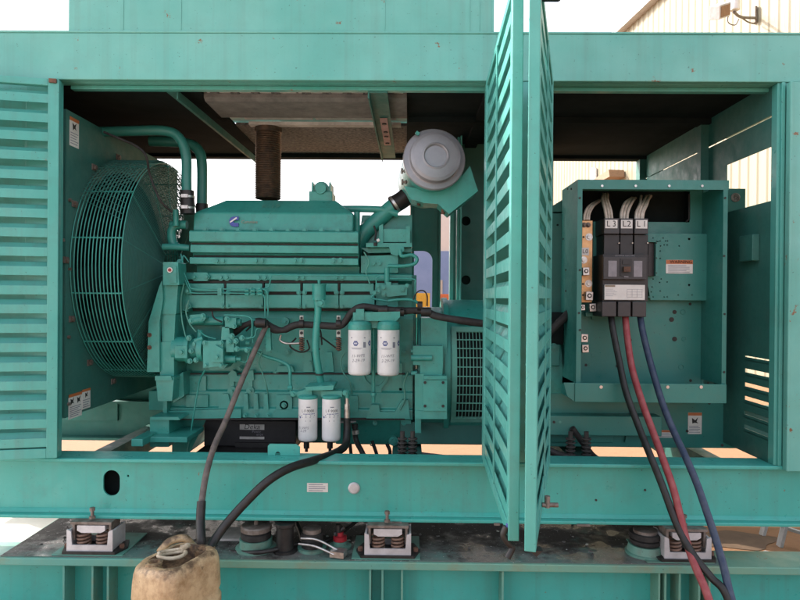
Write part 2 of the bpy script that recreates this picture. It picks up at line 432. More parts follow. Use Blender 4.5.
scene.view_settings.gamma = 1; scene.view_settings.exposure = 1.82
scene.view_settings.use_curve_mapping = False

# ------------------------------------------------------------------ ground
mb = MB(); S = 300; n = 8
mb.add([(-S,-S,0),(S,-S,0),(S,S,0),(-S,S,0)], [(0,1,2,3)])
tag(mb.build('ground', 'yard ground'), None, None, kind='structure')

mb = MB(); mb.add([(-26,-16,.004),(-2.15,-16,.004),(-2.15,5.7,.004),(-26,5.7,.004)], [(0,1,2,3)])  # pale ground carried on out of view to bounce sun onto the facade
tag(mb.build('bounce_ground', 'pale concrete'), None, None, kind='structure')
# ------------------------------------------------------------------ yellow corrugated building
A = thing('corrugated_building', 'tall building clad in pale yellow corrugated sheet, behind the enclosure at right', 'building', (6.5, 22, 0))
d = Vector((-.113, 1, 0)).normalized(); base = Vector((9, 0, 0)); nrm = Vector((-d.y, d.x, 0))
mb = MB(); top = []; L0, L1, H = 4.0, 46.0, 10.1; s = L0; pr = []
while s < L1:
    for ds, off in ((0, 0), (.13, 0), (.17, .022), (.26, .022)): pr.append((s+ds, off))
    s += .30
vs = []
for (t, off) in pr:
    q = base + d*t + nrm*off; vs += [(q.x, q.y, 0), (q.x, q.y, H)]
mb.add(vs, [(2*i, 2*i+1, 2*i+3, 2*i+2) for i in range(len(pr)-1)])
q0, q1 = base+d*L0, base+d*L1; bk = Vector((14, 1.6, 0))
def slab(mb, a, b_, z0, z1, m=0):
    mb.add([(a.x,a.y,z0),(b_.x,b_.y,z0),(b_.x,b_.y,z1),(a.x,a.y,z1)], [(0,1,2,3)], m)
slab(mb, q0, q0+bk, 0, H); slab(mb, q1, q1+bk, 0, H); slab(mb, q0+bk, q1+bk, 0, H)
mb.build('wall', 'yellow cladding', A)
mb = MB(); e = nrm*.25
vs = [q0+e, q1+e, q1+bk, q0+bk]
mb.add([(p.x, p.y, H) for p in vs]+[(p.x, p.y, H+.16) for p in vs], [(0,1,2,3),(7,6,5,4),(0,4,5,1),(1,5,6,2),(2,6,7,3),(3,7,4,0)])
mb.build('roof', 'galvanised', A)
def onwall(px, py, off=0):
    r_ = ray(px, py); c0 = base+nrm*(.04+off)
    t = (c0-CAM).dot(nrm)/r_.dot(nrm); return CAM+r_*t
def wallquad(pts, th, m, name):
    vs = [onwall(x, y) for x, y in pts]; k = len(vs); mb = MB()
    mb.add([v for v in vs]+[v+nrm*th for v in vs], [tuple(range(k)), tuple(range(2*k-1, k-1, -1))]+[(i, (i+1) % k, k+(i+1) % k, k+i) for i in range(k)])
    return mb.build(name, m, A)
wallquad([(592,168),(597,168),(597,180),(592,180)], .06, 'logo white', 'vent_cover')
wallquad([(606,181),(624,170),(625,177),(609,185)], .5, 'brown trim', 'awning')
# floodlight on a wall arm
g = onwall(756, 15)
T = thing('floodlight', 'boxy floodlight on a bent arm fixed to the yellow corrugated wall', 'floodlight', g)
mb = MB(); mb.obox(Matrix.Translation(g+nrm*.03) @ Matrix.Rotation(R(6.4), 4, 'Z'), .05, .10, .34)
mb.build('wall_plate', 'old steel', T)
a_ = onwall(756, 18, .05); b1 = P(741, 17, a_.y-.55); b2 = P(734, 12, a_.y-.9)
mb = MB(); mb.tube([a_, b1, b2], .028, m=0); mb.tube([onwall(756, 24, .05), P(748, 22, a_.y-.3), b1], .015)
mb.tube([P(729,12,b2.y), P(728,22,b2.y), P(735,25,b2.y), P(739,19,b2.y)], .010, m=0)
mb.build('arm', 'old steel', T)
c = P(720, 11, b2.y-.1); M4 = Matrix.Translation(c) @ Matrix.Rotation(R(28), 4, 'Z') @ Matrix.Rotation(R(-24), 4, 'Y') @ Matrix.Rotation(R(18), 4, 'X')
mb = MB(); mb.obox(M4, .36, .22, .26, 0); hd = mb.build('lamp_housing', 'galvanised', T, bev=.01)
mb = MB(); mb.obox(M4 @ Matrix.Translation((0, -.115, 0)), .29, .012, .20); mb.build('glass', 'brown trim', hd)
c = P(735, 4, b2.y); mb = MB(); mb.cyl(c-Vector((0,0,.12)), c+Vector((0,0,.2)), .09, .09, n=20)
mb.build('sensor_housing', 'filter white', T)

# far cream and blue warehouse and odds and ends in the yard
B = thing('warehouse', 'distant warehouse with cream upper wall and blue lower wall, behind the engine', 'warehouse', (9, 70, 0))
x0, x1 = P(409, 290, 60).x, P(409, 290, 60).x+34
zb = P(430, 251, 60).z; zt = P(430, 150, 60).z
mb = MB(); mb.box(x0, x1, 60, 80, 0, zb); mb.build('lower_wall', 'blue wall', B)
mb = MB(); mb.box(x0, x1, 60.1, 80, zb, zt); mb.build('upper_wall', 'cream wall', B)
mb = MB(); mb.box(x0-.4, x1+.4, 59.6, 80.4, zt, zt+.35); mb.build('roof', 'galvanised', B)
mb = MB(); c = mb.pbox(438.5, 280, 442.5, 300, 59.9, 60.0); o = mb.build('door', 'beige door', B)
def crate(px0, px1, py0, D, mat, label, cat='container'):
    a_, b_ = P(px0, py0, D), P(px1, py0, D); mb = MB()
    mb.box(a_.x, b_.x, D, D+2.2, 0, a_.z)
    for i in range(9):
        xx = a_.x+(b_.x-a_.x)*(i+.5)/9; mb.box(xx-.05, xx+.05, D-.05, D, .1, a_.z-.1)
    o = mb.build('yard_container', mat, org=((a_.x+b_.x)/2, D+1, 0)); tag(o, label, cat)
crate(411, 430, 293, 38, 'yellow box', 'yellow steel container in the yard beyond the engine')
crate(437, 452, 294, 40, 'orange box', 'orange red container in the yard beyond the engine, right of the yellow one')

# ------------------------------------------------------------------ base frame (deck under the skid)
T = thing('base_frame', 'dirty green steel base with a wide deck plate under the generator skid', 'base frame', (0, 4, 0))
mb = MB(); xa = -2.05
mb.box(xa, 1.60, 3.11, 4.98, DECK+.0025, DECK+.006); mb.build('deck_plate', 'deck dirt and shade', T)
mb = MB()
mb.box(-3.6, 3.6, 3.095, 3.30, DECK-.036, DECK+.002); mb.box(-3.6, 3.6, 4.98, 5.15, DECK-.036, DECK+.002)
mb.build('flange', 'edge paint', T, bev=.004)
mb = MB(); mb.box(-3.6, 3.6, 3.21, 3.235, .02, DECK-.036); mb.box(-3.6, 3.6, 5.03, 5.05, .02, DECK-.036)
mb.box(-3.6, 3.6, 3.10, 3.32, 0, .03); mb.build('web', 'rail paint', T)
mb = MB(); mb.box(xa-.012, xa, 3.30, 4.98, .03, DECK); mb.box(1.60, 1.612, 3.30, 4.98, .03, DECK); mb.build('side_plate', 'edge paint', T)
for px in (73, 101, 116, 166, 371, 383, 402, 500, 652, 658, 672, 691, 701):
    c = P(px, 590, 3.2); mb = MB(); mb.box(c.x-.005, c.x+.005, 3.11, 3.21, .03, DECK-.036); mb.build('stiffener', 'edge paint', T)
for (a_, b_) in ((55,125), (352,420), (645,712)):
    xx0, xx1 = P(a_,555,3.15).x, P(b_,555,3.15).x
    mb = MB(); mb.box(xx0, xx1, 3.12, 3.42, DECK+.0065, DECK+.012); mb.build('pad_plate', 'deck paint', T)
# oily tray with scrap between the deck mounts
mb = MB()
for i in range(260):
    x = random.uniform(-2.0, 1.55); y = random.uniform(3.2, 4.4); sz = random.uniform(.002, .010)
    mb.obox(Matrix.Translation((x, y, DECK+.006+sz*.2)) @ Matrix.Rotation(random.random()*6, 4, 'Z') @ Matrix.Rotation(random.uniform(-.3, .3), 4, 'X'),
            sz*random.uniform(1, 3.5), sz*1.5, sz*.5, random.choice((0, 0, 1, 2)))
o = mb.build('debris', ['liner dust', 'pale plate', 'dark tread'], org=(0, 3.7, DECK)); tag(o, 'scattered flakes and small stones on the dirty deck', 'debris', kind='stuff')

# ------------------------------------------------------------------ spring isolators
def isolator(px, label, group='spring isolators under the skid rail'):
    c = P(px, 553, 3.2); x = c.x; y = 3.27; z = DECK+.0125
    y = 3.205; T = thing('spring_isolator', label, 'isolator', (x, y, z), group)
    mb = MB(); pts = [(x+a*.145*sx, y+b_*.075*1) for a, b_, sx in ()]
    mb.prism([(x-.165, y), (x-.135, y-.085), (x+.135, y-.085), (x+.165, y), (x+.135, y+.085), (x-.135, y+.085)], 'z', z, z+.012)
    mb.build('base_plate', 'black rubber', T, bev=.004)
    mb = MB()
    W, t = .118, .010
    # U shaped cast housing: low front lip, high cheeks
    for yy in (y-.072, y+.062):
        mb.prism([(x-W, z+.012), (x+W, z+.012), (x+W, z+.122), (x+W-.022, z+.112), (x+W-.028, z+.043), (x-W+.028, z+.043), (x-W+.022, z+.112), (x-W, z+.122)], 'y', yy, yy+t)
    for sx in (-1, 1): mb.box(x+sx*W, x+sx*(W-.012), y-.062, y+.062, z+.014, z+.115)
    mb.build('housing', 'galvanised', T, bev=.003)
    mb = MB(); mb.box(x-.105, x+.105, y-.06, y+.06, z+.143, z+.1565); 
    for sx in (-1, 1): mb.box(x+sx*.100, x+sx*.088, y-.05, y+.05, z+.062, z+.143)
    mb.build('top_plate', 'old steel', T)
    mb = MB(); mb.prism([(x-.072, z+.138), (x-.072, z+.112), (x-.05, z+.100), (x+.05, z+.100), (x+.072, z+.112), (x+.072, z+.138)], 'y', y-.058, y+.05)
    mb.build('load_block', 'galvanised', T, bev=.004)
    for sx in (-1, 1):
        mb = MB(); pts = [(x+sx*.050+.030*math.cos(a), y-.028+.030*math.sin(a), z+.018+.080*a/(4.5*2*math.pi)) for a in [i*2*math.pi/14 for i in range(64)]]
        mb.tube(pts, .0062, n=6, curve=False); mb.build('coil_spring', 'spring rust', T)
    for sx in (-1, 1):
        mb = MB(); mb.cyl((x+sx*.143, y-.02, z+.012), (x+sx*.143, y-.02, z+.03), .013, n=6, smooth=False); mb.build('bolt', 'rust', T)
    # levelling bolt rising through the rail flange
    mb = MB(); mb.cyl((x-.005, y-.035, RB+.012), (x-.005, y-.035, RB+.062), .0085, n=12); mb.cyl((x-.005, y-.035, RB+.052), (x-.005, y-.035, RB+.068), .014, n=6, smooth=False)
    mb.cyl((x-.005, y-.035, RB+.012), (x-.005, y-.035, RB+.024), .016, n=6, smooth=False); mb.build('levelling_bolt', 'old steel', T)
    return T
first = isolator(96, 'grey spring isolator under the left part of the rail, left of the plastic can')
copy_thing(first, (P(388, 553, 3.2).x, first.location.y, first.location.z), 'grey spring isolator in the middle, right of the red capped fitting')
copy_thing(first, (P(682, 553, 3.2).x, first.location.y, first.location.z), 'grey spring isolator behind the red and black cables at right')

# round rubber mounts and fittings on the deck
def place(px, py): return PZ(px, py, DECK+.006)
c = place(256, 548); T = thing('rubber_mount', 'round rubber mount with steel disc on a green base, right of the two oil hoses', 'mount', c)
mb = MB(); mb.lathe(c, (0,0,1), [(0,0),(.105,0),(.105,.01),(.085,.014),(.085,.055),(.0,.055)], m=0); mb.build('base', 'deck paint', T)
mb = MB(); mb.lathe(c, (0,0,1), [(.072,.055),(.078,.06),(.078,.085),(.070,.09),(.072,.098)]); mb.build('rubber_ring', 'dusty rubber', T)
mb = MB(); mb.lathe(c, (0,0,1), [(0,.098),(.080,.098),(.080,.118),(.074,.124),(0,.124)]); mb.cyl(c+Vector((0,0,.124)), c+Vector((0,0,.15)), .012, n=6); mb.build('steel_disc', 'old steel', T)
c = place(285, 551); o = MB(); o.lathe(c, (0,0,1), [(0,0),(.062,0),(.062,.012),(.045,.014),(.045,.13),(.052,.135),(.052,.15),(0,.15)], m=0)
tag(o.build('black_stopper', 'black rubber', org=c), 'tall black rubber stop standing between the two round mounts', 'rubber stop')
c = place(312, 549); T = thing('rubber_mount', 'squat mount with a steel U bolt, between the black stop and the red cap', 'mount', c)
mb = MB(); mb.lathe(c, (0,0,1), [(0,0),(.075,0),(.075,.015),(0,.015)]); mb.build('base', 'deck paint', T)
mb = MB(); mb.lathe(c, (0,0,1), [(.055,.015),(.058,.045),(.052,.05),(.058,.055),(.058,.09),(0,.09)]); mb.build('rubber_ring', 'dusty rubber', T)
mb = MB(); mb.lathe(c, (0,0,1), [(0,.09),(.048,.09),(.048,.112),(0,.112)]); mb.build('steel_disc', 'old steel', T)
mb = MB(); mb.tube([c+Vector((-.06,-.06,.05)), c+Vector((.03,-.09,.05)), c+Vector((.13,-.12,.022))], .006); mb.tube([c+Vector((-.05,-.05,.075)), c+Vector((.04,-.07,.075)), c+Vector((.15,-.09,.03))], .006)
mb.obox(Matrix.Translation(c+Vector((.15,-.10,.022))) @ Matrix.Rotation(R(-15), 4, 'Z'), .075, .055, .03); mb.build('u_bolt', 'zinc', T)
c = place(340, 547); T = thing('capped_fitting', 'small red capped fitting on the deck, left of the middle isolator', 'fitting', c)
mb = MB(); mb.lathe(c, (0,0,1), [(0,0),(.06,0),(.06,.010),(.035,.012),(.035,.035),(0,.035)]); mb.build('base', 'deck paint', T)
mb = MB(); mb.lathe(c, (0,0,1), [(.02,.035),(.036,.037),(.036,.058),(.018,.062),(.018,.08),(0,.08)]); mb.build('cap', 'red cap', T)
mb = MB(); mb.cyl(c+Vector((-.03,.0,.066)), c+Vector((.02,.01,.10)), .014); mb.cyl(c+Vector((-.01,0,.06)), c+Vector((-.01,0,.12)), .016, n=6); mb.build('valve', 'black rubber', T)
c = place(645, 553); T = thing('rubber_mount', 'round rubber mount on a green base beside the right isolator', 'mount', c)
mb = MB(); mb.lathe(c, (0,0,1), [(0,0),(.10,0),(.10,.01),(.09,.014),(.082,.05),(.0,.05)], m=0); mb.build('base', 'deck paint', T)
mb = MB(); mb.lathe(c, (0,0,1), [(.070,.05),(.078,.06),(.078,.075),(.066,.08),(.08,.085),(.08,.11),(0,.11)]); mb.build('rubber_ring', 'dusty rubber', T)
mb = MB(); mb.lathe(c, (0,0,1), [(0,.11),(.06,.11),(.06,.125),(0,.125)]); mb.build('steel_disc', 'old steel', T)
mb = MB(); pts = [place(x, y)+Vector((0,0,.02)) for x, y in ((232,551),(262,556),(300,547),(330,543))]
mb.tube([P(228,552,3.22)-Vector((0,0,0))]+pts[1:]+[place(375,528)+Vector((0,0,.12))], .011); tag(mb.build('deck_hose', 'black rubber', org=pts[0]), 'thin black hose lying on the deck in front of the round mounts', 'hose')
mb = MB(); mb.tube([place(303,546)+Vector((0,0,.02)), place(300,540)+Vector((0,0,.05)), place(292,530)+Vector((0,0,.10)), place(286,523)+Vector((0,0,.15)), place(260,515)+Vector((0,0,.18))], .014)
tag(mb.build('deck_hose', 'black rubber', org=place(303,546)), 'curved black hose rising from the deck beside the tall black stop', 'hose')
mb = MB(); q = [place(218,541), place(262,541), place(262,529), place(222,529)]
mb.add([v+Vector((0,0,.012)) for v in q], [(0,1,2,3)]); mb.add([v for v in q]+[v+Vector((0,0,.012)) for v in q], [(0,1,5,4),(1,2,6,5),(2,3,7,6),(3,0,4,7)])
tag(mb.build('scrap_plate', 'liner tan', org=q[0]), 'pale flat scrap board on the deck right of the plastic can', 'board')

# ------------------------------------------------------------------ skid rails
T = thing('skid_frame', 'long green steel channel skid carrying the engine and enclosure', 'skid', (0, 4.1, RB))
c = P(111.5, 483, 3.25); mb = MB()
plate_holes(mb, [(-3.6, RB+.018), (3.6, RB+.018), (3.6, RT-.02), (-3.6, RT-.02)],
            [oval(c.x, c.z, .044, .048), circle(P(128, 476, 3.25).x, P(128, 476, 3.25).z, .006, 10)], lambda u, v, w_: (u, 3.256-w_, v), .010)
mb.build('rail_web', 'rail paint', T)
mb = MB()
mb.box(-3.6, 3.6, 3.195, 3.36, RT-.02, RT); mb.box(-3.6, 3.6, 3.195, 3.36, RB, RB+.018)
mb.prism([(3.252, RB+.018), (3.232, RB+.018), (3.252, RB+.040)], 'x', -3.6, 3.6)
mb.build('rail_flange', 'rail paint', T, bev=.005)
mb = MB(); mb.box(-3.6, 3.6, BACK-.02, BACK, RB, RT); mb.box(-3.6, 3.6, BACK-.12, BACK-.02, RT-.02, RT); mb.box(-3.6, 3.6, BACK-.12, BACK-.02, RB, RB+.02)
mb.build('rear_rail', 'shaded inner paint', T)
mb = MB(); mb.box(-2.2, 1.9, 3.345, 3.35, RB+.02, RT-.022); mb.build('dark_backing', 'dark interior', T)  # dark sheet added behind the web so its holes look shaded
for xx in (-1.95, 1.95):
    mb = MB(); mb.box(xx-.05, xx+.05, 3.37, BACK-.13, RB+.01, RB+.16); mb.build('cross_member', 'shaded inner paint', T)
for pxx in (407, 591):
    xx = P(pxx, 461, 3.55).x; mb = MB(); mb.box(xx-.09, xx+.09, 3.37, BACK-.13, RB+.10, RB+.225); mb.build('cross_member', 'shaded inner paint', T)
o = sticker(T, 'sticker', 307, 483, 328, 492, 3.250, 'plain', 4)
c = P(354, 488, 3.249); mb = MB(); mb.lathe(c, (0,-1,0), [(0,.0),(.031,.0),(.031,.004),(.024,.009),(0,.010)], n=24); mb.build('hole_plug', 'galvanised', T)
for px, py in ((596, 500), (645, 490), (47, 514), (637, 519)):
    mb = MB(); cc = P(px, py, 3.25); mb.cyl(cc, cc+Vector((0,-.003,0)), .006, n=10); mb.build('bolt', 'dark tread', T)
# flat pale scuffs on lower flange
for (a_, b_) in ((388,402), (577,590), (494,500)):
    x0, x1 = P(a_, 520, 3.19).x, P(b_, 520, 3.19).x; mb = MB(); mb.box(x0, x1, 3.183, 3.199, RB-.006, RB+.006); mb.build('tie_plate', 'old steel', T, bev=.002)
# bracket standing on the rail in front of the sump
mb = MB(); x0, x1 = P(268,450,3.3).x, P(300,450,3.3).x; z1 = P(284,444,3.3).z; cc = P(278,454,3.3)
plate_holes(mb, [(x0, RT+.001),(x1, RT+.001),(x1, z1-.015),(x1-.02, z1),(x0+.01, z1),(x0, z1-.01)], [circle(cc.x, cc.z, .014, 14)], lambda u, v, w_: (u, 3.30+w_, v), .01)
mb.build('lifting_lug', 'rail paint', T)

# ------------------------------------------------------------------ enclosure
E = thing('generator_enclosure', 'teal green steel generator enclosure with its louvred doors open', 'enclosure', (0, 4.1, RT))
mb = MB(); mb.box(-3.2, 2.6, F, F+.045, ZB0, ZB1-.004); mb.box(-3.2, 2.6, F-.004, F+.07, ZB1-.004, ZB1+.008)
mb.box(-3.2, 2.6, F+.045, F+.10, ZB0-.0, ZB0+.02); mb.build('top_beam', 'beam paint', E, bev=.004)
mb = MB(); mb.box(XL+.01, XR, F+.085, F+.125, ZB0-.022, ZB0-.001); mb.build('door_stop', 'enclosure paint', E, bev=.003)
# roof hood above the beam
hx0, hx1 = P(68, 20, F).x, P(493, 20, F).x
mb = MB(); mb.box(hx0, hx1, F+.004, 4.9, ZB1+.009, 3.42)
for px in (123, 181, 385, 470, 480):
    xx = P(px, 10, F).x; mb.box(xx-.0015, xx+.0015, F+.001, F+.004, ZB1+.012, 3.415)
mb.box(hx1-.004, hx1+.006, F, F+.03, ZB1+.009, 3.42)
mb.build('roof_hood', 'beam paint', E, bev=.003)
mb = MB(); mb.box(-3.2, hx0-.01, F+.07, BACK+.05, ZB1-.05, ZB1-.03); mb.box(hx1+.01, 2.6, F+.07, BACK+.05, ZB1-.05, ZB1-.03); mb.box(-3.2, 2.6, 4.91, BACK+.05, ZB1-.03, ZB1-.01)
mb.build('roof_panel', 'enclosure paint', E)
# ceiling: dark panels left and right, a dusty insulated bay in the middle
cx0, cx1 = -1.16, -.01; zc = 2.835
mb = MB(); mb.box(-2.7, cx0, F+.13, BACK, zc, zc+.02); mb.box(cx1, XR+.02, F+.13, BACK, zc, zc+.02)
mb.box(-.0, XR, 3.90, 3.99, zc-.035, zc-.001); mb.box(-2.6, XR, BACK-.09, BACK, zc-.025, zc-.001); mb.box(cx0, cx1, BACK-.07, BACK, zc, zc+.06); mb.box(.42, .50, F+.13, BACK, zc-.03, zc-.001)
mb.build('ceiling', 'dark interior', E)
mb = MB()
def ystrip(py): return (zc-1.7)*FPX/(297-py)
planks = [cx0+.02, P(295,92,3.4).x, P(372,92,3.4).x]
for a_, b_ in ((cx0+.02, planks[1]-.012), (planks[1]+.002, planks[2]), (planks[2]+.05, -.03)):
    mb.box(a_, b_, F+.14, 3.505, zc+.012, zc+.03, 0)
    k = a_
    while k < b_-.06: mb.box(k+.02, k+.07, 3.49, 3.515, zc+.006, zc+.013, 2); k += .115
mb.box(cx0, cx1, 3.505, 3.86, zc-.012, zc+.02, 1)
mb.prism([(3.505, zc-.012),(3.53, zc-.028),(3.84, zc-.030),(3.86, zc-.012)], 'x', cx0, cx1, 1)
for a_, b_ in ((cx0+.10, -.62), (-.60, -.08)): mb.box(a_, b_, 3.86, 4.03, zc+.012, zc+.03, 0)
mb.box(cx0+.12, -.05, 4.03, 4.09, zc-.020, zc, 0); mb.box(cx0+.12, -.05, 4.09, 4.16, zc+.0, zc+.012, 0)
mb.box(cx0, cx1, 4.16, BACK-.06, zc+.01, zc+.03, 2)
mb.build('ceiling_insulation', ['liner tan', 'liner brown', 'liner dust'], E)
# dark void above
# diagonal bar (left) and hanging bracket bar (right)
mb = MB(); 
def bar(mb, a_, b_, w_, h_, m=0):
    a_, b_ = Vector(a_), Vector(b_); d_ = (b_-a_); L = d_.length; q = d_.to_track_quat('X', 'Z').to_matrix().to_4x4()
    mb.obox(Matrix.Translation((a_+b_)/2) @ q, L, w_, h_, m)
a1 = Vector((P(172, 90, 3.35).x, 3.35, zc-.03)); b1 = P(252, 157, 4.7)
bar(mb, a1, b1, .06, .010); bar(mb, a1+Vector((.03,0,-.02)), b1+Vector((.03,0,-.02)), .008, .045); mb.build('diagonal_brace', 'shaded inner paint', E)
mb = MB(); a1 = P(378, 88, 3.30)+Vector((0,0,-.02)); b1 = P(389, 152, 4.70)+Vector((0,0,-.04)); bar(mb, a1, b1, .10, .012); bar(mb, a1+Vector((-.05,0,-.015)), b1+Vector((-.05,0,-.015)), .008, .04)
g = mb.build('cross_bar', 'shaded inner paint', E)
mb = MB(); q0 = a1.lerp(b1, .30)+Vector((.008,0,-.012)); q1 = a1.lerp(b1, .72)+Vector((.008,0,-.012)); bar(mb, q0, q1, .045, .006, 0)
for t in (.15, .45, .62, .9): pp = q0.lerp(q1, t); mb.cyl(pp, pp-Vector((0,0,.010)), .014, n=8, m=1)
mb.build('mounting_strip', ['pink primer', 'black rubber'], g)
# door posts
mb = MB(); mb.box(XL-.18, XL-.012, F+.004, F+.06, RT+.001, ZB0-.001); mb.box(-3.2, XL-.18, F+.01, F+.03, RT+.001, ZB0-.001); mb.build('corner_post', 'enclosure paint', E, bev=.003)
mb = MB(); mb.box(XL-.022, XL-.010, F-.006, F+.05, RT+.001, ZB0-.002)
for i in range(22): zz = RT+.03+i*.088; mb.cyl((XL-.012, F-.006, zz), (XL-.012, F-.006, zz+.080), .0085, n=10)
mb.build('piano_hinge', 'enclosure paint', E)
mb = MB(); mb.box(.40, .735, F+.004, F+.07, RT+.001, ZB0-.001); mb.build('centre_post', 'enclosure paint', E, bev=.003)
mb = MB(); mb.box(XR, XR+.016, F+.01, F+.06, RT+.001, ZB0-.001); mb.box(XR+.016, XR+.034, F-.002, F+.05, RT+.001, ZB0-.001); mb.box(XR+.034, XR+.10, F+.008, F+.05, RT+.001, ZB0-.001); mb.build('corner_post', 'enclosure paint', E, bev=.002)
# right side door folded flat against the outside
mb = MB(); mb.box(XR+.036, XR+.95, F-.035, F-.005, RT-.018, ZB0-.010); mb.box(XR+.036, XR+.050, F-.041, F-.035, RT-.018, ZB0-.010)
o = mb.build('side_door', 'beam paint', E, bev=.004); o['label'] = 'plain flat door without louvres'
# left end of enclosure
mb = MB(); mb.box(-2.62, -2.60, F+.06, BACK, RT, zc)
mb.build('end_wall', 'shaded inner paint', E)
# right end wall with vent slots, a gap under the roof and an opening
mb = MB(); X = XR
def quadX(pts, m=0):
    vs = [PX(x, y, X) for x, y in pts]; vs = [Vector((X, v.y, v.z)) for v in vs]; k = len(vs)
    mb.add(vs+[v+Vector((.006,0,0)) for v in vs], [tuple(range(k)), tuple(range(2*k-1, k-1, -1))]+[(i, (i+1) % k, k+(i+1) % k, k+i) for i in range(k)], m)
zg = 2.655
mb.box(X, X+.006, F+.06, BACK, zg+.008, zc); 
yA = PX(726, 200, X).y; yM = PX(706, 200, X).y; zo0, zo1 = PX(770, 201, X).z, 2.50
mb.box(X, X+.006, yM, BACK, RT, zg)                       # rear half
mb.box(X, X+.006, F+.06, yM, zo1, zg-.002)
mb.box(X, X+.006, yA, yM, 1.50, zo1)
mb.box(X, X+.006, F+.06, yA, 1.50, zo0)
vz = [PX(744, y, X).z for y in (356,370,384,397.5,412,426)]
yV = PX(744, 400, X).y
mb.box(X, X+.006, yV, yM, RT, 1.50)
zprev = 1.50
for i, zz in enumerate(vz):
    hgt = .008 if i == 0 else .022
    mb.box(X, X+.006, F+.06, yV, zz+hgt/2, zprev); mb.box(X, X+.03, F+.06, yV, zz-hgt/2-.018, zz-hgt/2-.014); zprev = zz-hgt/2
mb.box(X, X+.006, F+.06, yV, RT, zprev)
mb.build('end_wall', 'shaded inner paint', E)
mb = MB(); mb.box(X-.05, X, yM-.03, yM+.02, RT, zc); mb.build('inner_post', 'shaded inner paint', E); mb = MB(); mb.box(X-.05, X-.0, BACK-.08, BACK, RT, zc); mb.build('inner_post', 'shaded inner paint', E)
# a grey terminal box on the end wall
mb = MB(); q0, q1 = PX(760, 234, X), PX(746, 262, X); mb.box(X-.04, X-.001, q0.y, q1.y, q1.z, q0.z); mb.build('junction_box', 'shaded inner paint', E, bev=.004)
# rear bulkhead and posts
def rearplate(px0, px1, D, z0=RT, z1=zc, holes=(), m='shaded inner paint', name='rear_panel', t=.012):
    x0, x1 = P(px0, 300, D).x, P(px1, 300, D).x; mb = MB()
    plate_holes(mb, [(x0,z0),(x1,z0),(x1,z1),(x0,z1)], list(holes), lambda u, v, w_: (u, D+w_, v), t); return mb.build(name, m, E)
D = 4.55; xa_, xb_ = P(411, 300, D).x, P(439, 300, D).x; zt_ = P(420, 251, D).z; r_ = .07
x_h0, x_h1 = xa_+.02, P(432, 300, D).x
arc = [(x_h1-r_+r_*math.sin(a*math.pi/16), zt_-r_+r_*math.cos(a*math.pi/16)) for a in range(9)]
rearplate(411, 439, D, z0=1.2, z1=P(420, 205, D).z, holes=[[(x_h0, 1.55), (x_h0, zt_)]+arc+[(x_h1, 1.55)]], name='bulkhead_plate')
mb = MB(); q = P(425, 205, D); mb.box(xa_-.01, xb_+.01, D-.03, D+.02, q.z-.012, q.z+.006); mb.box(xa_-.008, xa_+.004, D-.03, D-.007, 1.2, q.z-.012); mb.box(xb_-.004, xb_+.008, D-.03, D-.007, 1.2, q.z-.012); mb.build('bulkhead_edge', 'shaded inner paint', E)
for (a_, b_, dd) in ((449.5, 453, 4.45), (456.5, 458.5, 4.40), (459.5, 461, 4.36)):
    x0, x1 = P(a_, 300, dd).x, P(b_, 300, dd).x; mb = MB(); mb.box(x0, x1, dd, dd+.08, 1.2, zc); mb.build('rear_post', 'enclosure paint', E)
x0 = P(453, 300, 4.6).x; x1 = P(552, 300, 4.6).x
hh = [circle(P(466, y, 4.6).x, P(466, y, 4.6).z, .035, 16) for y in (221, 280)]
rearplate(452, 552, 4.6, z0=1.0, holes=hh, name='bulkhead')
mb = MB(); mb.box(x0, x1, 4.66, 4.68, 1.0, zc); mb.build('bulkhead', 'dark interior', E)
for xx in (-2.6, P(648, 300, BACK).x):
    mb = MB(); mb.box(xx-.02, xx+.08, BACK-.08, BACK, RT, zc); mb.build('rear_post', 'shaded inner paint', E)

# unseen panels added low at the rear to keep bounce light out of the bays
def rearclose(px0, px1, pyt):
    a_, b_ = P(px0, pyt, BACK-.03), P(px1, pyt, BACK-.03); mb = MB(); mb.box(a_.x, b_.x, BACK-.04, BACK-.02, RT+.001, a_.z); mb.build('rear_light_block', 'shaded inner paint', E)
rearclose(118, 408, 238); rearclose(553, 646, 214); rearclose(66, 118, 420)
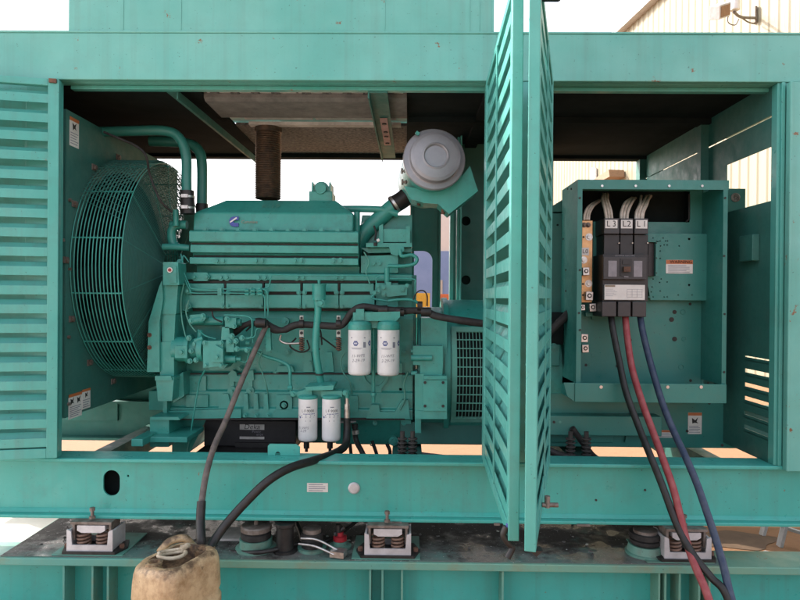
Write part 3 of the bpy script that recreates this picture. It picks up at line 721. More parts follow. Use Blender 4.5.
# louvred leaves; seen side is the inner side of each leaf
def leaf(hinge, direc, inner, width, z0, z1, label):
    h = Vector((hinge[0], hinge[1], 0)); u = Vector((*direc, 0)).normalized(); nI = Vector((*inner, 0)); nI = (nI-u*nI.dot(u)).normalized()
    T_ = .038
    def bx(mb, u0, u1, n0, n1, za, zb, m=0):
        vs = [h+u*a+nI*b_+Vector((0,0,c)) for c in (za, zb) for b_ in (n0, n1) for a in (u0, u1)]
        mb.add(vs, [(0,2,3,1),(4,5,7,6),(0,1,5,4),(1,3,7,5),(3,2,6,7),(2,0,4,6)], m)
    root = None
    mb = MB(); s_ = .052
    bx(mb, 0, s_, -T_, 0, z0, z1); bx(mb, width-s_, width, -T_, 0, z0, z1)
    bx(mb, s_, width-s_, -T_, -.001, z0, z0+.05); bx(mb, s_, width-s_, -T_, -.001, z1-.035, z1)
    root = mb.build('louvred_door', 'enclosure paint', E, bev=.003); root['label'] = label
    mb = MB(); z = z0+.05; pitch = .0935; cnt = int((z1-.035-z0-.05)/pitch); pitch = (z1-.035-z0-.05)/cnt
    for i in range(cnt):
        a = z+i*pitch
        a += random.uniform(-.0012, .0012)
        bx(mb, s_, width-s_, -.006, -.003+random.uniform(-.0008, .0012), a+.008, a+.053)
        # sloping blade from the lip up and away
        vs = []
        for n_, zz in ((-.006, a+.008), (-.006, a+.011), (-.044, a+.078), (-.044, a+.075)):
            for uu in (s_, width-s_): vs.append(h+u*uu+nI*n_+Vector((0,0,zz)))
        mb.add(vs, [(0,1,3,2),(2,3,5,4),(4,5,7,6),(6,7,1,0),(0,2,4,6),(1,7,5,3)])
    mb.build('louvre_blades', 'enclosure paint', root)
    mb = MB(); bx(mb, width*.50, width*.50+.03, -.003, .002, z0+.05, z1-.035); mb.build('stiffener', 'enclosure paint', root)
    return root, h, u, nI, bx
dz0, dz1 = RT+.010, ZB0-.012
rt, h, u, nI, bx = leaf((P(58, 280, 3.165).x, F-.035), (-1, -.22), (.2, -1), 1.06, dz0, dz1, 'louvred door folded back to the left')
mb = MB(); bx(mb, .01, .045, .0, .012, dz1-.022, dz1-.002); mb.build('latch', 'rust', rt)
# leaf hinged left of the centre post, open square to the facade
pa = P(484, 300, 3.18); pn = P(510, 300, 2.15)
rt, h, u, nI, bx = leaf((pa.x, 3.18), (pn.x-pa.x, 2.15-3.18), (-1, 0), 1.035, dz0, dz1, 'louvred door open square to the front, left of the pair')
mb = MB(); e1 = h+u*1.0+Vector((.025,0,.045))
mb.tube([e1+Vector((-.03,-.02,dz0+.0)), e1+Vector((-.04,-.02,dz0-.03)), e1+Vector((-.02,-.02,dz0-.06)), e1+Vector((-.01,-.02,dz0-.075)), e1+Vector((-.028,-.03,dz0-.105))], .012)
mb.build('strap', 'black rubber', rt)
mb = MB(); mb.obox(Matrix.Translation(e1+Vector((-.025,-.02,dz0-.002))),       .012, .014, .022); mb.build('strap_loop', 'strap blue', rt)
pb = Vector((.735, 3.16)); q = P(538, 300, 2.04)
rt, h, u, nI, bx = leaf((pb.x, pb.y), (q.x-pb.x, 2.04-pb.y), (1, .0), 1.15, dz0, dz1, 'louvred door open beside the breaker cabinet, right of the pair')
mb = MB(); p_ = h+u*.78+Vector((0,0,dz0+.03)); mb.cyl(p_+Vector((.0,0,.01)), p_+Vector((.062,0,.01)), .009, n=10); mb.cyl(p_+Vector((.02,0,.0)), p_+Vector((.02,0,.045)), .011, n=10); mb.build('latch', 'old steel', rt)
mb = MB(); p_ = h+u*1.12; mb.prism([(p_.x-.026, dz0-.002),(p_.x+.02, dz0-.002),(p_.x-.002, dz0-.022)], 'y', p_.y-.01, p_.y+.03); mb.build('rubber_buffer', 'black rubber', rt)
mb = MB(); p_ = h+u*1.0; zz = P(541,4,2.3).z; mb.obox(Matrix.Translation((p_.x+.03, p_.y, zz+.01)) , .07, .05, .09); mb.build('handle', 'black plastic', rt, bev=.01)
# ------------------------------------------------------------------ radiator with fan guard
T = thing('radiator', 'green radiator housing with a round wire fan guard, left of the engine', 'radiator', (-1.95, 4.1, RT))
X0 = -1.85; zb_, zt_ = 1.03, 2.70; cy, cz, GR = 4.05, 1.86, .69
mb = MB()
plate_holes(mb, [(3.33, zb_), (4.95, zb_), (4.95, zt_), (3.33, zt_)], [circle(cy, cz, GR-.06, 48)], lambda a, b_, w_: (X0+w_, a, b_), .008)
mb.build('shroud_panel', 'shaded inner paint', T)
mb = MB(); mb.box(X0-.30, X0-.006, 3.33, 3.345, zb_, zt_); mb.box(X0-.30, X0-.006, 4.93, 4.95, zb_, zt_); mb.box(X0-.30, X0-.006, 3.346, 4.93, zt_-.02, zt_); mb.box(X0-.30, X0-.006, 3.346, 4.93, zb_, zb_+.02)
mb.build('tank_sides', 'shaded inner paint', T)
mb = MB(); mb.box(X0-.29, X0-.20, 3.35, 4.92, zb_+.03, zt_-.03)
for i in range(60): yy = 3.36+i*.026; mb.box(X0-.20, X0-.197, yy, yy+.006, zb_+.04, zt_-.04)
mb.build('core', 'dark interior', T)
mb = MB()
for i in range(8):
    a = i*math.pi/4+.2; M4 = Matrix.Translation((X0-.05, cy, cz)) @ Matrix.Rotation(a, 4, 'X') @ Matrix.Translation((0, 0, .36)) @ Matrix.Rotation(R(35), 4, 'Z')
    mb.obox(M4, .012, .17, .56)
mb.cyl((X0-.09, cy, cz), (X0+.0, cy, cz), .11, n=24); mb.build('fan', 'dark interior', T)
# guard: rings along a drum, then a finely ringed face
mb = MB(); GX = .28
for i in range(15):
    mb.ring((X0+.012+i*GX/14, cy, cz), (1,0,0), GR, .0034, n=72, k=5)
for k in range(14):
    a = 2*math.pi*(k+.5)/14; q = Vector((0, math.cos(a)*(GR-.005), math.sin(a)*(GR-.005)))
    b0 = Vector((X0+.005, cy, cz))+q; mb.cyl(b0, b0+Vector((GX, 0, 0)), .0045, n=6)
    mb.cyl(Vector((X0+GX-.005, cy, cz))+q, Vector((X0+GX+.03, cy, cz))+q*.22, .004, n=6)
g = mb.build('fan_guard', 'engine paint', T)
mb = MB()
for i in range(44):
    r_ = .16+i*(GR-.17)/44; mb.ring((X0+GX+.03*(1-(i/44)), cy, cz), (1,0,0), r_, .0030, n=64, k=4)
mb.build('guard_face', 'shaded inner paint', g)
# expanded metal cage above and behind the guard
mb = MB(); r2 = GR+.015; rows, colsn = 34, 70
for i in range(colsn):
    a0 = R(-60)+R(210)*i/colsn
    for j in range(2):
        pts = []
        for k in range(0, 9):
            t = k/8; a = a0+(R(12) if j else -R(12))*t; pts.append((X0+.01+GX*t*.95, cy+r2*math.cos(a), cz+r2*math.sin(a)))
        mb.tube(pts, .0021, n=4, curve=False, caps=False)
mb.build('mesh_cage', 'shaded inner paint', g)
for a in range(7):
    t = R(100+a*26); c = Vector((X0+.004, cy+(GR+.035)*math.cos(t), cz+(GR+.035)*math.sin(t)))
    mb = MB(); mb.cyl(c, c+Vector((.018,0,0)), .014, n=6, smooth=False); mb.obox(Matrix.Translation(c+Vector((.004,0,0))), .006, .05, .035); mb.build('guard_clip', 'old steel', T)
# stickers on the shroud side plate
def stickX(name, pxa, pya, pxb, pyb, X, pict=1, lines=5):
    """sticker on the side plate at X, corners given top front and bottom rear"""
    a_, b_ = PX(pxa, pya, X), PX(pxb, pyb, X); y0, y1 = a_.y, b_.y; z1 = a_.z; z0 = b_.z
    mb = MB(); mb.box(X, X+.002, y0, y1, z0, z1, 0); h_ = z1-z0
    mb.box(X, X+.003, y0, y1, z1-h_*.12, z1, 1); w_ = y1-y0; zc_ = z1-h_*.15; n_ = pict
    for k in range(n_):
        yc = y0+w_*(k+.5)/n_; s = min(w_/n_, h_*.4)*.8
        mb.prism([(yc-s*.4, zc_-s*.1), (yc, zc_-s*.3), (yc+s*.4, zc_), (yc+s*.2, zc_-s*.5), (yc+s*.4, zc_-s*.8), (yc, zc_-s*.65), (yc-s*.3, zc_-s*.9)], 'x', X, X+.003, 2)
    z = zc_-min(w_/n_, h_*.4)*.85
    rem = z-z0-h_*.05
    for i in range(lines): zz = z-rem*(i+.5)/lines; mb.box(X, X+.0028, y0+w_*.08, y1-w_*(.08+.1*(i % 3)), zz-.002, zz+.002, 3)
    mb.build(name, ['sticker white', 'sticker orange', 'print black', 'print grey'], T)
stickX('sticker', 69.5, 116, 78.5, 149, X0+.004)
stickX('sticker', 68.5, 395, 81.5, 415, X0+.004, 2, 6); stickX('sticker', 82, 390, 90, 407, X0+.004, 1, 4)
mb = MB()
for px, py in ((69,200),(69,269),(68,337),(68,404),(62,240)):
    q = PX(px, py, X0+.004); q.x = X0+.004; mb.cyl(q, q+Vector((.012,0,0)), .010, n=6, smooth=False)
mb.build('bolts', 'old steel', T)
# coolant pipes from radiator top
mb = MB(); mb.tube([P(92,132,3.75), P(130,131,3.75), P(166,131,3.75), P(180,139,3.75), P(186,156,3.75), P(186.5,180,3.75), P(187,196,3.75)], .030, n=16)
mb.build('coolant_pipe', 'shaded cabinet paint', T)
mb = MB(); mb.tube([P(150,141,4.1), P(185,143,4.1), P(198,150,4.1), P(202,165,4.1), P(202,206,4.1)], .034, n=16); mb.build('coolant_pipe', 'shaded cabinet paint', T)
mb = MB(); mb.cyl(P(187,191,3.75), P(188,214,3.75), .042, n=20)
for y in (197, 208): 
    q = P(187.5, y, 3.75); mb.cyl(q-Vector((0,0,.006)), q+Vector((0,0,.006)), .044, n=20, m=1); mb.obox(Matrix.Translation(q+Vector((0,-.047,0))), .04, .012, .02, 1)
mb.build('rubber_coupling', ['black rubber', 'zinc'], T)
mb = MB(); mb.cyl(P(202,204,4.1), P(202,216,4.1), .04, n=20); mb.build('rubber_coupling', 'black rubber', T)
mb = MB(); mb.tube([P(104,132,3.5), P(118,138,3.5), P(136,146,3.55), P(146,156,3.55), P(150,175,3.6), P(160,200,3.6), P(172,212,3.65)], .007, n=8); mb.build('overflow_hose', 'dusty rubber', T)

# ------------------------------------------------------------------ engine
EP = 'engine paint'
G = thing('diesel_engine', 'large green inline diesel engine with blue badge, exposed between the open doors', 'engine', (-.7, 4.1, RT))
def prof(pts): return [(D, P(280, py, D).z) for py, D in pts]
# aftercooler housing (upper cast cover)
xa_, xb_ = P(193, 222, 3.78).x, P(353, 222, 3.78).x
mb = MB()
zA, zB, zT = P(280,231,3.78).z, P(280,213,3.80).z, P(280,200.5,3.92).z
f0, f1 = [(xa_-.005, zA), (xa_-.01, zB+.01)], 0
lo = [Vector((xa_, 3.78, zA)), Vector((xb_, 3.78, zA)), Vector((xb_, 4.4, zA)), Vector((xa_, 4.4, zA))]
mi = [Vector((xa_, 3.80, zB)), Vector((xb_, 3.80, zB)), Vector((xb_, 4.35, zB)), Vector((xa_, 4.35, zB))]
ua, ub = P(226, 200, 3.92).x, P(336, 200, 3.92).x
ub2 = P(336,200,3.92).x
up = [Vector((ua, 3.92, zT)), Vector((ub, 3.92, zT)), Vector((ub, 4.25, zT)), Vector((ua, 4.25, zT))]
mb.add(lo+mi+up, [(0,1,5,4),(1,2,6,5),(2,3,7,6),(3,0,4,7),(4,5,9,8),(5,6,10,9),(6,7,11,10),(7,4,8,11),(8,9,10,11),(3,2,1,0)])
mb.build('upper_cover', EP, G, bev=.008)
cov = MB(); 
xl_, xr_ = P(189, 240, 3.72).x, P(358, 240, 3.72).x
cov.prism(prof([(231,4.3),(231,3.735),(232,3.725),(242,3.725),(243.5,3.76),(245,3.76),(245.5,3.745),(253,3.745),(253.5,3.79),(257.5,3.80),(258,3.735),(264.5,3.735),(265,3.83),(266,3.86),(274,3.87),(274,4.3)]), 'x', xl_, xr_)
for i in range(9): cov.bolt(205.5+i*16.6, 230.5, 3.76, .0095)
for px in (217,223.5,256,262.5,295,301.5,333.5,340.5): cov.bolt(px, 261, 3.735, .0105)
cov.build('aftercooler_housing', EP, G, bev=.003)
mb = MB(); c = P(271, 206.5, 3.855); sl = Vector((0, .12, zT-zB)).normalized()
def txt(u, v): 
    q = c+Vector((u,0,0))+sl*v+Vector((0,-.006,.002)); return q
mb.text('K-19', .058, txt); mb.build('cast_letters', 'engine paint dusty', G)
# round badge and faded word
c = P(234, 221.5, 3.775); s = .054
mb = MB(); outer = [(c.x+s*.55, c.z+s*.48)]
pts = [(.48,.50),(-.05,.50),(-.33,.42),(-.50,.20),(-.54,0),(-.50,-.20),(-.33,-.42),(-.05,-.50),(.48,-.50),(.48,-.14),(.05,-.14),(-.06,-.08),(-.08,0),(-.04,.08),(.05,.14),(.48,.14)]
mb.prism([(c.x+a*s*1.05, c.z+b_*s*1.15) for a, b_ in pts], 'y', 3.776, 3.783, 0)
mb.prism([(c.x+a*s, c.z+b_*s) for a, b_ in ((-.50,-.05),(-.42,-.16),(.34,.36),(.30,.48),(.20,.46))], 'y', 3.7735, 3.783, 1)
mb.build('badge', ['logo blue', 'logo white'], G)
mb = MB(); c2 = P(249.5, 222, 3.78); mb.text('Cummins', .026, lambda u, v: (c2.x+u, 3.7795, c2.z+v), 0); mb.build('badge_word', 'faded red', G)
# outlet with lugs on top
mb = MB(); c = P(322, 200, 4.0)
mb.box(c.x-.075, c.x+.075, 3.93, 4.12, c.z-.05, c.z+.045); pass
q = P(322, 190, 3.98); mb.cyl((q.x, 3.952, q.z), (q.x, 4.15, q.z), .050, n=28); mb.cyl((q.x, 3.915, q.z), (q.x, 3.952, q.z), .034, n=24)
for sx in (-1, 1): mb.prism([(q.x+sx*.048, c.z+.03), (q.x+sx*.062, c.z+.03), (q.x+sx*.060, c.z+.105), (q.x+sx*.05, c.z+.105)], 'y', 3.94, 4.1)
mb.build('water_outlet', EP, G, bev=.005)
# pipe along the top right, tee, intake tube
mb = MB(); mb.tube([P(338,209,3.95), P(365,209,3.95), P(383,210,3.95), P(398,214,3.95)], .022, n=14); mb.tube([P(357,212,3.9), P(357,285,3.9)], .020, n=12, curve=False)
mb.tube([P(352,262,3.98), P(362,236,3.98), P(380,218,3.98), P(396,204,3.98)], .052, n=18); mb.build('intake_pipe', EP, G)
mb = MB(); mb.tube([P(392,206,3.98), P(402,200,3.98), P(412,192,3.98)], .058, n=18)
for a_ in (.12, .85):
    q = P(392,206,3.98).lerp(P(412,192,3.98), a_); dd = (P(412,192,3.98)-P(392,206,3.98)).normalized(); mb.cyl(q-dd*.008, q+dd*.008, .061, n=18, m=1)
mb.build('rubber_elbow', ['black rubber', 'zinc'], G)
# intake manifold row: long strip, then panels
mb = MB(); x0, x1 = P(181, 276, 3.78).x, P(412, 276, 3.78).x
mb.prism(prof([(273,4.2),(273,3.80),(274,3.785),(280,3.785),(280.5,3.81),(283,3.85),(310,3.85),(310,4.2)]), 'x', x0, x1)
for px in (221,227,258.5,265,297,303,336,342): mb.bolt(px, 277.5, 3.785, .0105)
mb.pprism([(191,278),(194,272.5),(207,272.5),(210,277),(207,281),(194,281)], 3.765, 3.80); mb.bolt(195,277,3.765,.009); mb.bolt(207,277,3.765,.009)
mb.build('manifold_rail', EP, G, bev=.003)
edges = [187, 225, 263.5, 301.5, 339, 375]
for i in range(5):
    a_, b_ = edges[i]+.5, edges[i+1]-.6; mb = MB()
    mb.pprism([(a_+(1 if i else 0), 283.5),(b_-.8,283.5),(b_-.8,291.5),(a_+(1 if i else 0),291.5)], 3.775, 3.85)
    mb.pprism([(a_,295),(b_,295),(b_,307.5),(a_,307.5)], 3.768, 3.85)
    for px in (a_+2.5, b_-2): mb.bolt(px, 306, 3.768, .008); mb.bolt(px, 292.5, 3.775, .008)
    mb.build('intake_cover', EP, G, bev=.004)
mb = MB(); mb.pprism([(182,283),(188,283),(188,312),(182,310)], 3.76, 3.9); mb.build('end_cover', EP, G, bev=.004); mb = MB(); mb.pprism([(376,283),(398,283),(398,309),(376,309)], 3.79, 3.9); mb.build('end_cover', EP, G, bev=.004)
# block and crankcase: stepped profile
mb = MB(); x0, x1 = P(172, 340, 3.86).x, P(413, 340, 3.86).x
mb.prism(prof([(308,4.25),(308,3.88),(312,3.87),(318,3.86),(340,3.87),(372,3.87),(374,3.845),(390,3.84),(392,3.82),(407,3.82),(409,3.80),(418,3.80),(419,3.84),(419,4.4)]), 'x', x0, x1)
mb.build('block', EP, G, bev=.004)
mb = MB()
# cast bosses, ribs, pads on the block side
for (cx_, cy_, rr, D0) in ((285,321.5,3.2,3.83),(335,344,3.4,3.83),(232,391,3.6,3.815),(250,391,3.2,3.815),(284,405,3.5,3.80),(355,402,3,3.80),(394,366,3,3.84)):
    q = P(cx_, cy_, D0); mb.cyl(q, q+Vector((0,.06,0)), rr*D0/FPX*1.25, n=20); mb.bolt(cx_, cy_, D0, .009)
mb.pprism([(228,374),(232,370),(236,372),(237,376),(246,376),(248,371),(253,370),(254,380),(247,382),(236,382),(230,381)], 3.82, 3.9)
mb.pprism([(229.5,380),(234,380),(234,390),(229.5,390)], 3.825, 3.9); mb.pprism([(248,380),(252.5,380),(252.5,390),(248,390)], 3.825, 3.9)
for a_ in (246, 256, 266): mb.pprism([(a_-2,394),(a_+1.5,394),(a_+2.5,410),(a_-2.5,410)], 3.79, 3.9)
mb.pprism([(222,394),(228,394),(232,410),(218,410)], 3.80, 3.9)
mb.pprism([(213,378),(216,378),(216,384),(219,388),(229,388),(229,390),(217,390),(213,386)], 3.845, 3.9)
mb.pprism([(255,388),(262,388),(269,383),(271,376),(270,372),(268,374),(266,382),(261,386),(255,386)], 3.845, 3.9)
mb.pprism([(345,396),(358,396),(358,412),(345,412)], 3.79, 3.9); mb.pprism([(371,405),(379,405),(380,412),(395,412),(402,400),(408,400),(410,419),(366,419)], 3.78, 3.9)
mb.pprism([(361,375),(364,383),(370,389),(372,395),(375,403),(380,403),(381,395),(382,388),(387,382),(389,376),(386,376),(384,381),(379,386),(372,386),(366,380),(364,375)], 3.825, 3.9)
mb.pprism([(165,411),(241,409),(241,418),(165,419)], 3.775, 3.9)
mb.build('crankcase_ribs', EP, G, bev=.004)
mb = MB()
for px in (227,245,256,268,300): mb.bolt(px, 415.5, 3.775, .007)
for px in (355, 375, 404, 345): mb.bolt(px, 423, 3.85, .008)
mb.build('flange_bolts', EP, G)
# dark strips laid in the grooves between the castings as painted shade
mb = MB(); mb.pprism([(188,280.6),(398,280.6),(398,282.8),(188,282.8)], 3.80, 3.86)
for px in (225, 263, 301, 338.7): mb.pprism([(px-1.0,283),(px+.8,283),(px+.8,291.3),(px-1.0,291.3)], 3.79, 3.86)
mb.pprism([(188,291.8),(375,291.8),(375,294.6),(188,294.6)], 3.80, 3.86)
mb.pprism([(176,308.6),(398,308.6),(398,311),(176,311)], 3.845, 3.86); mb.build('groove_shade', 'dark tread', G)
mb = MB(); mb.box(xl_+.004, xr_-.004, 3.752, 3.76, P(280,244.9,3.75).z, P(280,243.4,3.75).z); mb.box(xl_+.004, xr_-.004, 3.79, 3.80, P(280,257.6,3.79).z, P(280,255.8,3.79).z); mb.build('groove_shade', 'dark tread', G)
mb = MB(); mb.pprism([(176,373.2),(405,373.2),(405,374.6),(176,374.6)], 3.838, 3.86); mb.pprism([(176,418.4),(405,418.4),(405,420),(176,420)], 3.78, 3.86); mb.build('groove_shade', 'dark tread', G)
mb = MB(); mb.tube([P(262,352,3.70), P(259,362,3.72), P(262,372,3.74), P(266,384,3.74), P(268,394,3.78)], .0045, n=6)
mb.tube([P(345,352,3.76), P(341,360,3.76), P(343,372,3.76), P(350,382,3.76), P(352,394,3.80)], .005, n=6)
mb.tube([P(408,372,3.72), P(404,384,3.74), P(405,398,3.76), P(400,410,3.78)], .006, n=6)
mb.tube([P(189,300,3.70), P(186,312,3.70), P(190,324,3.70), P(196,332,3.70)], .0045, n=6); mb.tube([P(184,283,3.7), P(181,300,3.7), P(182,320,3.7), P(186,338,3.68)], .0045, n=6)
mb.tube([P(364,252,3.78), P(369,262,3.76), P(366,272,3.76), P(370,284,3.74)], .0045, n=6)
mb.build('small_pipe', 'engine paint dusty', G)
mb = MB()
for px, py in ((222,326),(288,352),(310,362),(344,368),(352,386),(404,352),(399,330),(276,372),(240,368),(262,404),(180,408),(200,404),(214,404),(330,381),(362,410),(388,410)):
    q = P(px, py, 3.86); mb.cyl(q, q+Vector((0,-.018,0)), .015, n=14); mb.bolt(px, py, 3.842, .008)
mb.build('plug', EP, G)
mb = MB(); mb.pprism([(278,366),(292,366),(294,372),(276,372)], 3.82, 3.9); mb.pprism([(305,352),(311,352),(313,372),(303,372)], 3.84, 3.9); mb.pprism([(326,352),(332,352),(334,372),(324,372)], 3.84, 3.9)
mb.pprism([(184,376),(206,376),(206,392),(184,392)], 3.825, 3.9); mb.pprism([(186,395),(208,395),(208,407),(186,407)], 3.80, 3.9); mb.pprism([(276,395),(292,395),(292,410),(276,410)], 3.80, 3.9)
mb.build('cast_pads', EP, G, bev=.006)
mb = MB()
for pts in (((212,311),(214,318),(222,322)), ((246,331),(252,326),(259,325)), ((312,323),(320,330),(322,345)), ((392,316),(396,330),(394,350),(398,360))):
    mb.tube([P(x, y, 3.72) for x, y in pts], .0055, n=6)
mb.build('wire', 'dusty rubber', G)
mb = MB(); mb.pprism([(339,421),(356,421),(356,423),(339,423)], 3.84, 3.86); mb.build('data_plate', 'galvanised', G)
# sump
mb = MB(); x0, x1 = P(334,430,3.9).x, P(406,430,3.9).x
mb.add([(x0,3.86,P(300,419,3.86).z),(x1,3.86,P(300,419,3.86).z),(x1-.04,3.98,P(300,444,3.98).z),(x0+.0,3.98,P(300,444,3.98).z),
        (x0,4.5,P(300,419,3.86).z),(x1,4.5,P(300,419,3.86).z),(x1-.04,4.4,P(300,444,3.98).z),(x0,4.4,P(300,444,3.98).z)], [(0,1,2,3),(1,5,6,2),(4,7,6,5),(0,3,7,4),(3,2,6,7),(0,4,5,1)])
mb.build('sump', EP, G, bev=.01)
mb = MB(); q = P(393.5, 441, 3.9); mb.cyl(q, q+Vector((0,.1,0)), .026, n=16); mb.bolt(393.5,441,3.9,.016); q = P(372,444,3.92); mb.ring(q, (0,1,0), .011, .0035, n=20, m=0); mb.build('drain_plug', 'engine paint', G)
mb = MB(); x0, x1 = P(205,430,3.95).x, P(334,430,3.95).x; mb.box(x0, x1, 4.22, 4.6, P(300,444,3.98).z-.04, P(300,419,3.9).z); mb.build('sump_shallow_end', 'shaded inner paint', G)
# front gear case (left end) and vibration damper guard
mb = MB()
mb.pprism([(163,262),(178,262),(179,285),(163,285)], 3.62, 3.75); mb.pprism([(170,266),(176.5,266),(176.5,283),(170,283)], 3.612, 3.63)
mb.pprism([(160,285),(178,285),(176,314),(160,314)], 3.66, 4.2); mb.pprism([(161,314),(175.5,314),(174,342),(162,342)], 3.67, 4.2)
mb.pprism([(160,342),(174,342),(174,377),(160,377)], 3.66, 4.2)
mb.pprism([(155.5,377),(174,377),(172,401),(158,401)], 3.62, 4.15); mb.pprism([(155,376),(171,376),(172,380.5),(155,380.5)], 3.606, 3.63)
mb.pprism([(174,378),(183,372),(184,396),(173,403)], 3.72, 4.15)
mb.build('gear_case', EP, G, bev=.006)
mb = MB(); mb.pprism([(148.5,322),(159,287),(162,280),(163,300),(159.5,322),(159.5,372),(147,372)], 3.64, 3.66)
for y in (335, 347.5): mb.bolt(149.5, y, 3.64, .007, m=1)
mb.build('damper_guard', [EP, 'rust'], G, bev=.003)
mb = MB(); c = P(170, 270, 3.61); mb.cyl(c, c+Vector((0,-.004,0)), .016, n=20, m=0); mb.cyl(c+Vector((0,-.004,0)), c+Vector((0,-.006,0)), .010, n=20, m=1); mb.build('badge', ['zinc', 'red cap'], G)
mb = MB(); mb.pprism([(149,391),(166,391),(166,410),(149,410)], 3.9, 4.2); mb.pprism([(163,398),(167,398),(167,418),(163,418)], 3.75, 3.9); mb.pprism([(150,417),(178,417),(180,420),(150,420)], 3.62, 4.0)
mb.pprism([(150,420),(169,420),(169,447),(150,447)], 3.64, 3.9); mb.pprism([(172,420),(206,420),(190,452),(172,452)], 3.95, 4.4)
mb.build('front_support', 'engine paint', G, bev=.004)
mb = MB(); x0, x1 = P(135,440,3.5).x, P(143,440,3.5).x; mb.box(x0, x1+.02, 3.45, 3.9, RT+.003, P(140,437,3.5).z); mb.box(x0, P(187,450,3.55).x, 3.55, 3.85, RT+.003, RT+.035); mb.build('support_foot', EP, G, bev=.004)
# row of edge bolts on gear case, small tubes
mb = MB()
for px, py in ((180,262),(176.5,291),(176.5,311),(176.8,320),(178,277),(175,379),(175,385),(188,291),(188,306),(177,341)): mb.bolt(px, py, 3.74, .010)
mb.build('case_bolts', EP, G)
mb = MB(); mb.tube([P(176,230,3.85), P(172,224,3.85), P(174,243,3.85), P(178,245,3.85)], .02, n=10)
mb.tube([P(187,225,3.85), P(178,225,3.85), P(172,230,3.85), P(172,241,3.85), P(177,248,3.85)], .027, n=12); mb.tube([P(163,247,3.8), P(176,247,3.8), P(190,248,3.8)], .021, n=12)
mb.cyl(P(176,210,3.8), P(176,226,3.8), .018, n=12); mb.build('water_pipe', EP, G)
mb = MB(); mb.tube([P(189,262,3.75), P(183,256,3.75), P(184,276,3.72), P(190,290,3.70), P(193,293,3.70), P(220,293,3.70), P(257,293.5,3.70)], .0042, n=8, seg=6)
mb.tube([P(181,254,3.75), P(184,272,3.72), P(189,284,3.7), P(194,289,3.70), P(222,289,3.70), P(246,289.5,3.70)], .0042, n=8, seg=6)
mb.tube([P(246,289,3.7), P(262,289,3.7), P(269,286,3.7), P(271,277,3.7), P(275,275,3.7), P(300,275.5,3.7), P(373,276,3.7), P(376,279,3.7), P(376,291,3.7)], .0042, n=8, seg=5)
mb.tube([P(257,293,3.69), P(264,296,3.68), P(265,310,3.68), P(265,320,3.68)], .0045, n=8, seg=5); mb.tube([P(262,289,3.69), P(267,292,3.68), P(268,305,3.68), P(268,316,3.68)], .0045, n=8, seg=5)
for px in (220, 250, 259): 
    q = P(px, 291.5, 3.70); mb.obox(Matrix.Translation(q), .024, .022, .045)
for px in (247, 253, 260): q = P(px, 290.5, 3.68); mb.cyl(q-Vector((.012,0,0)), q+Vector((.012,0,0)), .010, n=6, smooth=False); q = q-Vector((0,0,.022)); mb.cyl(q-Vector((.012,0,0)), q+Vector((.012,0,0)), .010, n=6, smooth=False)
mb.build('fuel_lines', 'engine paint', G)
# fuel pump assembly
mb = MB()
q = P(176,346,3.68); mb.cyl(P(175,349,3.72), P(190,349,3.72), .075, n=28); mb.cyl(P(188,349,3.72), P(192,349,3.72), .088, n=28); mb.cyl(P(192,349,3.72), P(203,348,3.72), .060, n=24)
mb.pprism([(175,346),(187,346),(187,358),(175,358)], 3.63, 3.75); mb.bolt(181.5,352,3.63,.011)
mb.cyl(P(200,349,3.70), P(205,349,3.70), .075, n=28)
mb.pprism([(203,341),(223,341),(223,366),(203,368)], 3.60, 3.78); mb.pprism([(211,348),(215,345),(223,349),(223,362),(211,362)], 3.58, 3.60); mb.bolt(217,357,3.58,.010)
mb.cyl(P(222,345,3.66), P(238,345,3.66), .036, n=20); mb.pprism([(226,338),(234,338),(234,352),(226,352)], 3.61, 3.7)
mb.cyl(P(224,359,3.65), P(236,359,3.65), .023, n=16); mb.cyl(P(234,359,3.65), P(241,359,3.65), .013, n=12); mb.cyl(P(238,349,3.64), P(252,349,3.64), .013, n=12)
mb.pprism([(207,366),(228,364),(224,369),(210,370)], 3.64, 3.78)
mb.pprism([(222,327),(229,327),(230,340),(221,340)], 3.62, 3.70); mb.pprism([(225,318),(236,318),(236,328),(225,328)], 3.62, 3.70); mb.cyl(P(234,322.5,3.66), P(241,322.5,3.66), .021, n=16)
mb.cyl(P(190,321,3.80), P(224,321,3.80), .028, n=18); mb.cyl(P(192,321,3.74), P(204,319,3.74), .026, n=18); mb.cyl(P(200,330,3.72), P(200,342,3.72), .016, n=12); mb.cyl(P(195,341,3.66), P(203,338,3.66), .015, n=10)
mb.pprism([(189,320),(190,315),(203,314),(206,318),(204,321),(193,323)], 3.72, 3.78)
for px, py in ((189,338),(195,344),(196,360),(190,361),(205,343),(221,343),(221,365),(206,365),(236,341),(237,349),(229,342),(191,351),(232,336),(227,319),(234,326),(203,316),(191,321),(242,338),(247,350)): mb.bolt(px, py, 3.60 if px > 200 else 3.65, .0085)
mb.build('fuel_pump', EP, G, bev=.004)
mb = MB()
mb.tube([P(224,315,3.62), P(240,315.5,3.62), P(249,317,3.62), P(252,321,3.62), P(252,333,3.62), P(250,338,3.62), P(243,339,3.62)], .005, n=8)
mb.tube([P(262,320,3.64), P(255,320,3.64), P(253,323,3.64), P(253,343,3.64)], .005, n=8); mb.tube([P(262,329,3.62), P(257,329,3.62), P(254,337,3.62), P(244,338,3.62)], .005, n=8)
mb.tube([P(254,350,3.72), P(265,356,3.72), P(280,361,3.72), P(289,367,3.72), P(290,380,3.72), P(291,392,3.72)], .010, n=10)
mb.tube([P(198,330,3.68), P(206,336,3.64), P(216,339,3.64)], .004, n=6); mb.tube([P(205,370,3.64), P(200,380,3.7), P(197,395,3.72), P(193,418,3.72), P(190,438,3.75), P(187,456,3.8)], .0055, n=8)
